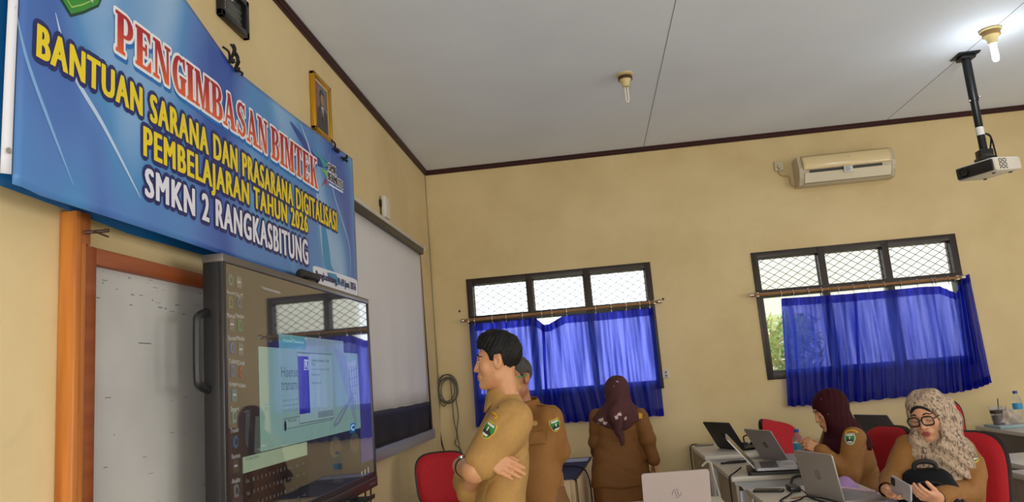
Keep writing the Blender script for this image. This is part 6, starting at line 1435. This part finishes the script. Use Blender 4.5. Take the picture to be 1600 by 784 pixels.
# ---- woman at the left window, seen from behind
o_ = at(972, 784, 5.6)
wg = thing('person', 'woman in brown uniform and floral plum headscarf facing the left window', 'person', (o_.x, 5.6, 0), None, math.radians(8))
def Lw(px, py, Y): return np.array(pmat(wg).inverted() @ at(px, py, Y))
hc = Lw(962, 612, 5.6); hd3 = Head(hc, rotm(25, -6, 6), .95, True, False)
sec3 = [(.66, 0, 0, .215, .150), (.80, 0, -.005, .208, .146), (.90, 0, -.01, .19, .13), (.98, 0, .0, .168, .115), (1.08, 0, .0, .175, .112), (1.15, 0, -.005, .168, .095), (1.20, 0, -.005, .13, .075), (1.25, 0, .0, .07, .06)]
sh_c = Lw(967, 652, 5.6); dx_ = sh_c[0]
sec3 = [(z, x + dx_ * np.clip((z - .66) / .4, 0, 1), y, a, b) for z, x, y, a, b in sec3]
rsh = Lw(1000, 650, 5.58); rel = Lw(1014, 695, 5.5); rwr = Lw(1022, 712, 5.5); rwr = rel + (rwr - rel) * 1.0
rel = Lw(1011, 684, 5.52); rwr = Lw(1022, 718, 5.52); lsh = Lw(934, 652, 5.6); lel = Lw(932, 692, 5.62); lwr = lel + np.array((.02, .17, -.10))
def jacketW(P):
    d = loft(P, sec3); d = smin(d, smin(cap(P, rsh, rel, .062, .056), cap(P, rel, rwr, .056, .044), .02), .02); d = smin(d, smin(cap(P, lsh, lel, .062, .056), cap(P, lel, lwr, .056, .044), .02), .02)
    return d + .006 * crease(P * np.array((1, 1, 1.4), np.float32), 14, 1.1) + .004 * wob(P, 22, .9) + .004 * np.sin(P[:, 2] * 60 + 4 * np.sin(P[:, 0] * 9)) * np.exp(-((P[:, 2] - .98) / .07) ** 2)
body_obj('jacket', [(jacketW, (-.36, -.24, .64), (.36, .34, 1.30), .009)], M_khd, wg)
HR = hand_parts(rwr + (rwr - rel) * .1, (.05, .15, -1), (-1, 0, 0), 1, .3, (.3, .5), .92); HL = hand_parts(lwr, (.3, .8, -.2), (1, 0, 0), -1, .4, (.3, .5), .92)
body_obj('body', [(hd3.sdf, hc - .19, hc + .19, .005), arm_piece(rel, rwr + (rwr - rel) * .1, HR, .036, .025, .004), arm_piece(lel, lwr, HL, .036, .025, .005), (lambda P: loft(P, [(z, x, y, a - .02, b - .02) for z, x, y, a, b in sec3 if z < 1.21]), (-.3, -.2, .66), (.3, .2, 1.21), .015)], [M_skin, M_lip], wg, hd3.region())
def skirtW(P):
    d = loft(P, [(.10, .0, 0, .21, .16), (.30, 0, 0, .19, .145), (.66, 0, 0, .195, .14), (.74, 0, 0, .19, .13)])
    return d + .007 * np.sin(np.arctan2(P[:, 1], P[:, 0]) * 9 + 3 * P[:, 2]) * np.clip((.72 - P[:, 2]) * 3, 0, 1)
body_obj('skirt', [(skirtW, (-.25, -.2, .09), (.25, .2, .76), .011)], M_khd, wg)
shoes(wg, [(-.08, .0, 8), (.08, .0, -8)])
def scarfW(P):
    Q = hd3.to(P); d = ell(Q, (0, -.016, .028), (.088, .108, .098)); d = smin(d, cap(Q, (0, -.02, -.03), (0, -.035, -.17), .086, .105), .05)
    d = smax(d, -ell(Q, (0, .13, -.02), (.062, .075, .092)), .012)
    # shoulder drape and tail
    zz = hc[2]; dr = loft(P, [(1.05, dx_, -.02, .145, .110), (1.11, dx_, -.01, .205, .122), (1.155, dx_, -.005, .198, .114), (1.205, dx_, -.004, .145, .092), (1.26, dx_, .0, .075, .075)])
    # pointed lower edge at the back: higher at the sides
    edge = 1.035 + .55 * np.abs(P[:, 0] - dx_ + .02) ** 1.0; dr = smax(dr, edge - P[:, 2], .01)
    d = smin(d, dr, .04)
    ta, tb = Lw(962, 650, 5.44), Lw(973, 694, 5.435); d = smin(d, smin(cap(P, hc + np.array((-.01, -.115, -.08)), ta, .03, .05), cap(P, ta, tb, .05, .012), .03), .03)
    return d + .004 * np.sin(P[:, 0] * 75 + 6 * np.sin(P[:, 2] * 9)) * np.clip((hc[2] - P[:, 2]) * 5, 0, 1) + .0025 * wob(P, 40, .5)
body_obj('headscarf', [(scarfW, (-.30, -.26, .90), (.34, .26, hc[2] + .16), .007)], M_sc1, wg)
p = Lw(973, 695, 5.43); mb = MBl(wg); mb.lathe([(.001, -.008), (.007, 0), (.001, .008)], 8, c=p); mb.build('bead', mat('pearl', (220, 200, 190), .3), wg)
mb, ms = decal(wg, jacketW, *hit(wg, jacketW, 1001, 650, 5.0, 6.0), (0, 0, 1), [([(-.012, -.02), (.012, -.02), (.012, .02), (-.012, .02)], M_py)]); mb.build('shoulder_tab', ms, wg, fixn=False)

# ---- seated woman with maroon headscarf, in profile
o_ = at(1342, 770, 4.74)
mg = thing('person', 'seated woman in profile with plain maroon headscarf, hands raised over the desk', 'person', (o_.x, 4.74, 0), None, math.radians(92))
def Lm(px, py, Y): return np.array(pmat(mg).inverted() @ at(px, py, Y))
hc = Lm(1297, 640, 4.74); hd4 = Head(hc, rotm(0, -20, 0), .98, True, False)
tp = Lm(1326, 690, 4.74)
sec4 = [(.46, 0, .0, .19, .14), (.60, 0, .0, .19, .135), (.74, 0, .0, .175, .115), (.84, 0, tp[1] * .6, .18, .115), (.93, 0, tp[1], .175, .105), (.985, 0, tp[1] + .01, .13, .085), (1.03, 0, tp[1] + .03, .08, .07)]
lsh = Lm(1334, 685, 4.58); lel = Lm(1326, 742, 4.54); lwr = Lm(1284, 706, 4.60); rsh = lsh * np.array((-1, 1, 1)); rel = lel * np.array((-1, 1, 1)) + (0, .02, 0); rwr = lwr + np.array((.17, .02, .02))
def jacketM(P):
    d = loft(P, sec4); d = smin(d, smin(cap(P, lsh, lel, .068, .060), cap(P, lel, lwr, .060, .046), .02), .025); d = smin(d, smin(cap(P, rsh, rel, .068, .060), cap(P, rel, rwr, .060, .046), .02), .025)
    e = np.exp(-((P - lel) ** 2).sum(1) / .02)
    return d + .006 * crease(P * np.array((1, 1, 1.4), np.float32), 14, 1.1) + .004 * wob(P, 22, 1.9) * (.6 + e) + .004 * np.sin(P[:, 2] * 55 + 3 * np.sin(P[:, 0] * 9 + P[:, 1] * 8)) * np.exp(-((P[:, 2] - .70) / .10) ** 2)
body_obj('jacket', [(jacketM, (-.32, -.22, .45), (.32, .40, 1.06), .009)], M_khb, mg)
hdir = Lm(1256, 690, 4.64) - lwr
HL = hand_parts(lwr, hdir, (.8, .1, -.4), -1, (.5, .55, .6, .65), (.5, .6), .92); HR = hand_parts(rwr, Lm(1258, 688, 4.72) - rwr, (-.8, .1, -.4), 1, (.5, .55, .6, .6), (.5, .6), .92)
body_obj('body', [(hd4.sdf, hc - .19, hc + .19, .004), arm_piece(lel, lwr, HL, .04, .026, .0034), arm_piece(rel, rwr, HR, .04, .026, .004), (lambda P: loft(P, [(z, x, y, a - .02, b - .02) for z, x, y, a, b in sec4 if z < 1.0]), (-.3, -.2, .45), (.3, .3, 1.0), .015)], [M_skin, M_lipr], mg, hd4.region())
hd4.features(mg, M_browm, M_eyew, M_iris)
def skirtM(P):
    d = None
    for s_ in (-1, 1):
        q = smin(cap(P, (s_ * .09, .0, .54), (s_ * .09, .40, .54), .10, .085), cap(P, (s_ * .09, .40, .54), (s_ * .08, .38, .12), .085, .075), .03); d = q if d is None else smin(d, q, .05)
    return d + .003 * wob(P, 24, .2)
def seated_bottom(root, f=None, m_=M_khb): body_obj('skirt', [(skirtM, (-.24, -.16, .05), (.24, .52, .68), .012)], m_, root); shoes(root, [(-.08, .40, 4), (.08, .40, -4)])
seated_bottom(mg)
def scarfM(P):
    Q = hd4.to(P); d = ell(Q, (0, -.016, .026), (.090, .110, .100)); d = smin(d, cap(Q, (0, .0, -.06), (0, -.03, -.16), .082, .085), .05)
    op = ell(Q, (0, .132, -.026), (.088, .076, .090))
    yy = tp[1]
    dr = loft(P, [(.74, 0, yy + .09, .115, .05), (.84, 0, yy + .055, .165, .10), (.93, 0, yy + .012, .188, .128), (.985, 0, yy + .01, .165, .112), (1.03, 0, yy + .03, .115, .095), (1.10, 0, yy + .06, .08, .085)])
    # the front falls lower than the shoulders
    edge = np.interp(P[:, 1] - yy, [-.15, -.08, .02, .07, .14], [.80, .86, .955, .88, .745]) + 0 * P[:, 0]; edge = np.where(np.abs(P[:, 0]) < .09, np.interp(P[:, 1] - yy, [-.15, -.05, .04, .14], [.74, .80, .80, .74]), edge)
    d = smin(d, smax(dr, edge - P[:, 2], .012), .04)
    d = smax(d, -op, .008)
    return d + .003 * np.sin(P[:, 1] * 70 + 5 * np.sin(P[:, 2] * 12)) * np.clip((hc[2] - P[:, 2]) * 5, 0, 1) + .0018 * np.sin(Q[:, 2] * 90 + Q[:, 1] * 160) * (Q[:, 1] < .02)
body_obj('headscarf', [(scarfM, (-.26, -.22, .70), (.26, .34, hc[2] + .15), .0065)], M_sc2, mg)
for px, py in ((1283, 623), (1294, 647)):
    p = Lm(px, py, 4.62); mb = MBl(mg); mb.lathe([(.0008, -.003), (.003, 0), (.0008, .003)], 7, c=p); mb.build('scarf_pin', M_chrome, mg)
emblem(mg, jacketM, hit(mg, jacketM, 1328, 685, 4.2, 5), (0, 0, 1), .9, M_pw_)
nametab(mg, jacketM, hit(mg, jacketM, 1330, 674, 4.2, 5), (0, 0, 1), .034, M_py)

# ---- seated woman with patterned headscarf and glasses, looking at her phone
o_ = at(1466, 790, 3.86)
pg = thing('person', 'seated woman in glasses and patterned beige headscarf looking at a phone', 'person', (o_.x, 3.92, 0), None, math.radians(148))
def Lp(px, py, Y): return np.array(pmat(pg).inverted() @ at(px, py, Y))
hc = Lp(1450, 647, 3.86); hd5 = Head(hc, rotm(-11, -14, 6), 1.0, True, False)
sc5 = Lp(1466, 705, 3.9); dx_ = sc5[0]; dy_ = sc5[1]
sec5 = [(.46, 0, .0, .20, .15), (.60, 0, .0, .195, .14), (.74, dx_ * .6, .0, .185, .12), (.86, dx_, dy_, .188, .115), (.94, dx_, dy_, .178, .102), (.99, dx_, dy_, .135, .085), (1.04, dx_, dy_ + .01, .08, .07)]
lsh = Lp(1500, 702, 3.90); lel = Lp(1514, 765, 3.78); lwr = Lp(1464, 778, 3.56); rsh = Lp(1420, 700, 3.92); rel = Lp(1397, 750, 3.80); rwr = Lp(1387, 764, 3.64)
def jacketP(P):
    d = loft(P, sec5); d = smin(d, smin(cap(P, lsh, lel, .066, .060), cap(P, lel, lwr * .85 + lel * .15, .060, .047), .02), .025); d = smin(d, smin(cap(P, rsh, rel, .066, .058), cap(P, rel, rwr, .058, .045), .02), .025)
    e = np.exp(-((P - lel) ** 2).sum(1) / .02) + np.exp(-((P - rel) ** 2).sum(1) / .02)
    return d + .006 * crease(P * np.array((1, 1, 1.4), np.float32), 14, 1.1) + .004 * wob(P, 22, 2.9) * (.6 + e)
body_obj('jacket', [(jacketP, (-.36, -.26, .45), (.36, .42, 1.07), .008)], M_khb, pg)
ph = Lp(1410, 768, 3.56)
HL = hand_parts(lwr, Lp(1424, 770, 3.47) - lwr, np.array((.5, .3, .8)), -1, (.3, .35, .4, .45), (.45, .7), .92, spread=.01)
HR = hand_parts(rwr, Lp(1402, 781, 3.53) - rwr, (-.2, -.3, 1), 1, (.2, .25, .3, .35), (.45, .7), .92, spread=.01)
body_obj('body', [(hd5.sdf, hc - .20, hc + .20, .0034), arm_piece(lel, lwr, HL, .04, .027, .003), arm_piece(rel, rwr, HR, .04, .027, .003), (lambda P: loft(P, [(z, x, y, a - .02, b - .02) for z, x, y, a, b in sec5 if z < 1.0]), (-.3, -.25, .45), (.3, .25, 1.0), .015)], [M_skin3, M_lipr], pg, hd5.region())
hd5.features(pg, M_browm, M_eyew, M_iris)
glasses(pg, hd5, mat('black_thick_spectacles', (18, 17, 18), .3), mat('black_temple', (18, 17, 18), .3), hei=.021, tk=.0034)
seated_bottom(pg)
def scarfP(P):
    Q = hd5.to(P); d = ell(Q, (0, -.022, .020), (.094, .116, .100)); d = smin(d, ell(Q, (-.02, -.05, -.03), (.095, .095, .10)), .04)
    d = smin(d, cap(Q, (-.01, -.01, -.07), (-.01, -.03, -.17), .095, .10), .05)
    op = smin(ell(Q, (-.012, .138, -.020), (.088, .092, .100)), ell(Q, (.012, .135, .03), (.062, .08, .06)), .02)
    # wrapped folds round the neck and over the shoulders
    nk = loft(P, [(.885, dx_, dy_ + .045, .135, .125), (.94, dx_, dy_ + .03, .165, .135), (.99, dx_, dy_ + .025, .150, .120), (1.03, dx_, dy_ + .035, .12, .115), (1.075, dx_, dy_ + .045, .095, .10)])
    d = smin(d, nk, .035)
    fr_ = loft(P, [(.70, dx_ - .035, dy_ + .135, .075, .025), (.80, dx_ - .01, dy_ + .135, .10, .030), (.90, dx_, dy_ + .10, .12, .05), (.96, dx_, dy_ + .06, .12, .06)]); d = smin(d, fr_, .03)
    d = smax(d, -op, .006)
    fold = np.sin((P[:, 2] * 1.0 - P[:, 0] * .55) * 95 + 3 * np.sin(P[:, 0] * 17)) * .0065 * np.clip((hc[2] - .075 - P[:, 2]) * 14, 0, 1) + .004 * np.sin(Q[:, 0] * 60 + Q[:, 2] * 55 + 2) * (Q[:, 1] < .03)
    return d + fold + .0025 * wob(P, 45, .7)
body_obj('headscarf', [(scarfP, (-.28, -.26, .68), (.28, .30, hc[2] + .16), .0058)], M_sc3, pg)
def innerP(P):
    Q = hd5.to(P); d = ell(Q, (0, -.008, .030), (.079, .098, .078)); d = smax(d, -ell(Q, (0, .12, -.012), (.066, .075, .082)), .006); return smax(d, .02 - Q[:, 2], .01)
body_obj('inner_cap', [(innerP, hc - .14, hc + .16, .005)], mat('black_inner_cap', (20, 18, 20), .8), pg)
p = Lp(1497, 688, 3.72); mb = MBl(pg); mb.tube([p, p + np.array((.02, .0, .004))], .0035, 6); mb.build('brooch', M_chrome, pg)
emblem(pg, jacketP, hit(pg, jacketP, 1518, 711, 3.4, 4.3), (0, 0, 1), .95, M_py)
w_ = (lwr - lel) / np.linalg.norm(lwr - lel); mb = MBl(pg); mb.lathe([(.026, -.003), (.030, -.003), (.030, .003), (.026, .003)], 20, M=frame_of(Vector(lwr - w_ * .012), Vector(w_).orthogonal(), Vector(w_))); mb.build('bracelet', M_blk, pg)
# phone she holds
pw_ = pmat(pg) @ Vector(ph)
Mph = frame_of(at(1408, 763, 3.50), at(1421, 772, 3.44) - at(1395, 757, 3.56), Vector((.1, -.3, 1)))
root = thing('smartphone', 'silver phone held in the hands of the woman with patterned headscarf', 'phone', at(1408, 763, 3.50))
mb = MB(); mb.prism(rrect(-.074, -.036, .074, .036, .011, 4), -.004, .004, lambda u, v, d: Mph @ Vector((u, d, v))); mb.build('body', mat('phone_silver', (170, 166, 176), .3, metal=.3), root)
mb = MB(); mb.prism(rrect(-.068, -.004, -.038, .03, .006, 4), -.006, -.004, lambda u, v, d: Mph @ Vector((u, d, v))); mb.build('camera_bump', M_lbk, root)
mb = MB(); mb.prism(rrect(-.071, -.033, .071, .033, .009, 4), .004, .0046, lambda u, v, d: Mph @ Vector((u, d, v))); mb.build('screen', M_lscr, root)
# black backpack on her lap
bc = at(1450, 757, 3.70)
bp = thing('backpack', 'black backpack with top handle on the lap of the patterned-scarf woman', 'backpack', (bc.x, bc.y, bc.z - .16), None, math.radians(160))
def packf(P):
    d = loft(P, [(-.02, 0, 0, .135, .08), (.08, 0, 0, .138, .085), (.15, 0, 0, .125, .08), (.205, 0, -.005, .095, .065), (.23, 0, -.01, .065, .045)], 2.8)
    d = smin(d, ell(P, (0, .085, .07), (.115, .035, .085)), .02)
    return d + .004 * wob(P, 30, 1.4)
body_obj('bag', [(packf, (-.2, -.14, -.06), (.2, .16, .30), .0075)], mat('black_nylon', (14, 15, 20), .75, bump=.1, bscale=300, spec=.2), bp)
mb = MBl(bp); mb.tube(spline([(-.045, .0, .215), (-.04, .005, .252), (0, .006, .264), (.04, .005, .252), (.045, 0, .215)], 6), .011, 8); mb.build('handle', M_blk, bp)
mb = MBl(bp); mb.tube(spline([(-.098, .085, .04), (-.088, .092, .12), (-.045, .078, .178), (.045, .078, .178), (.088, .092, .12), (.098, .085, .04)], 8), .003, 6); mb.build('zip', M_chb, bp)
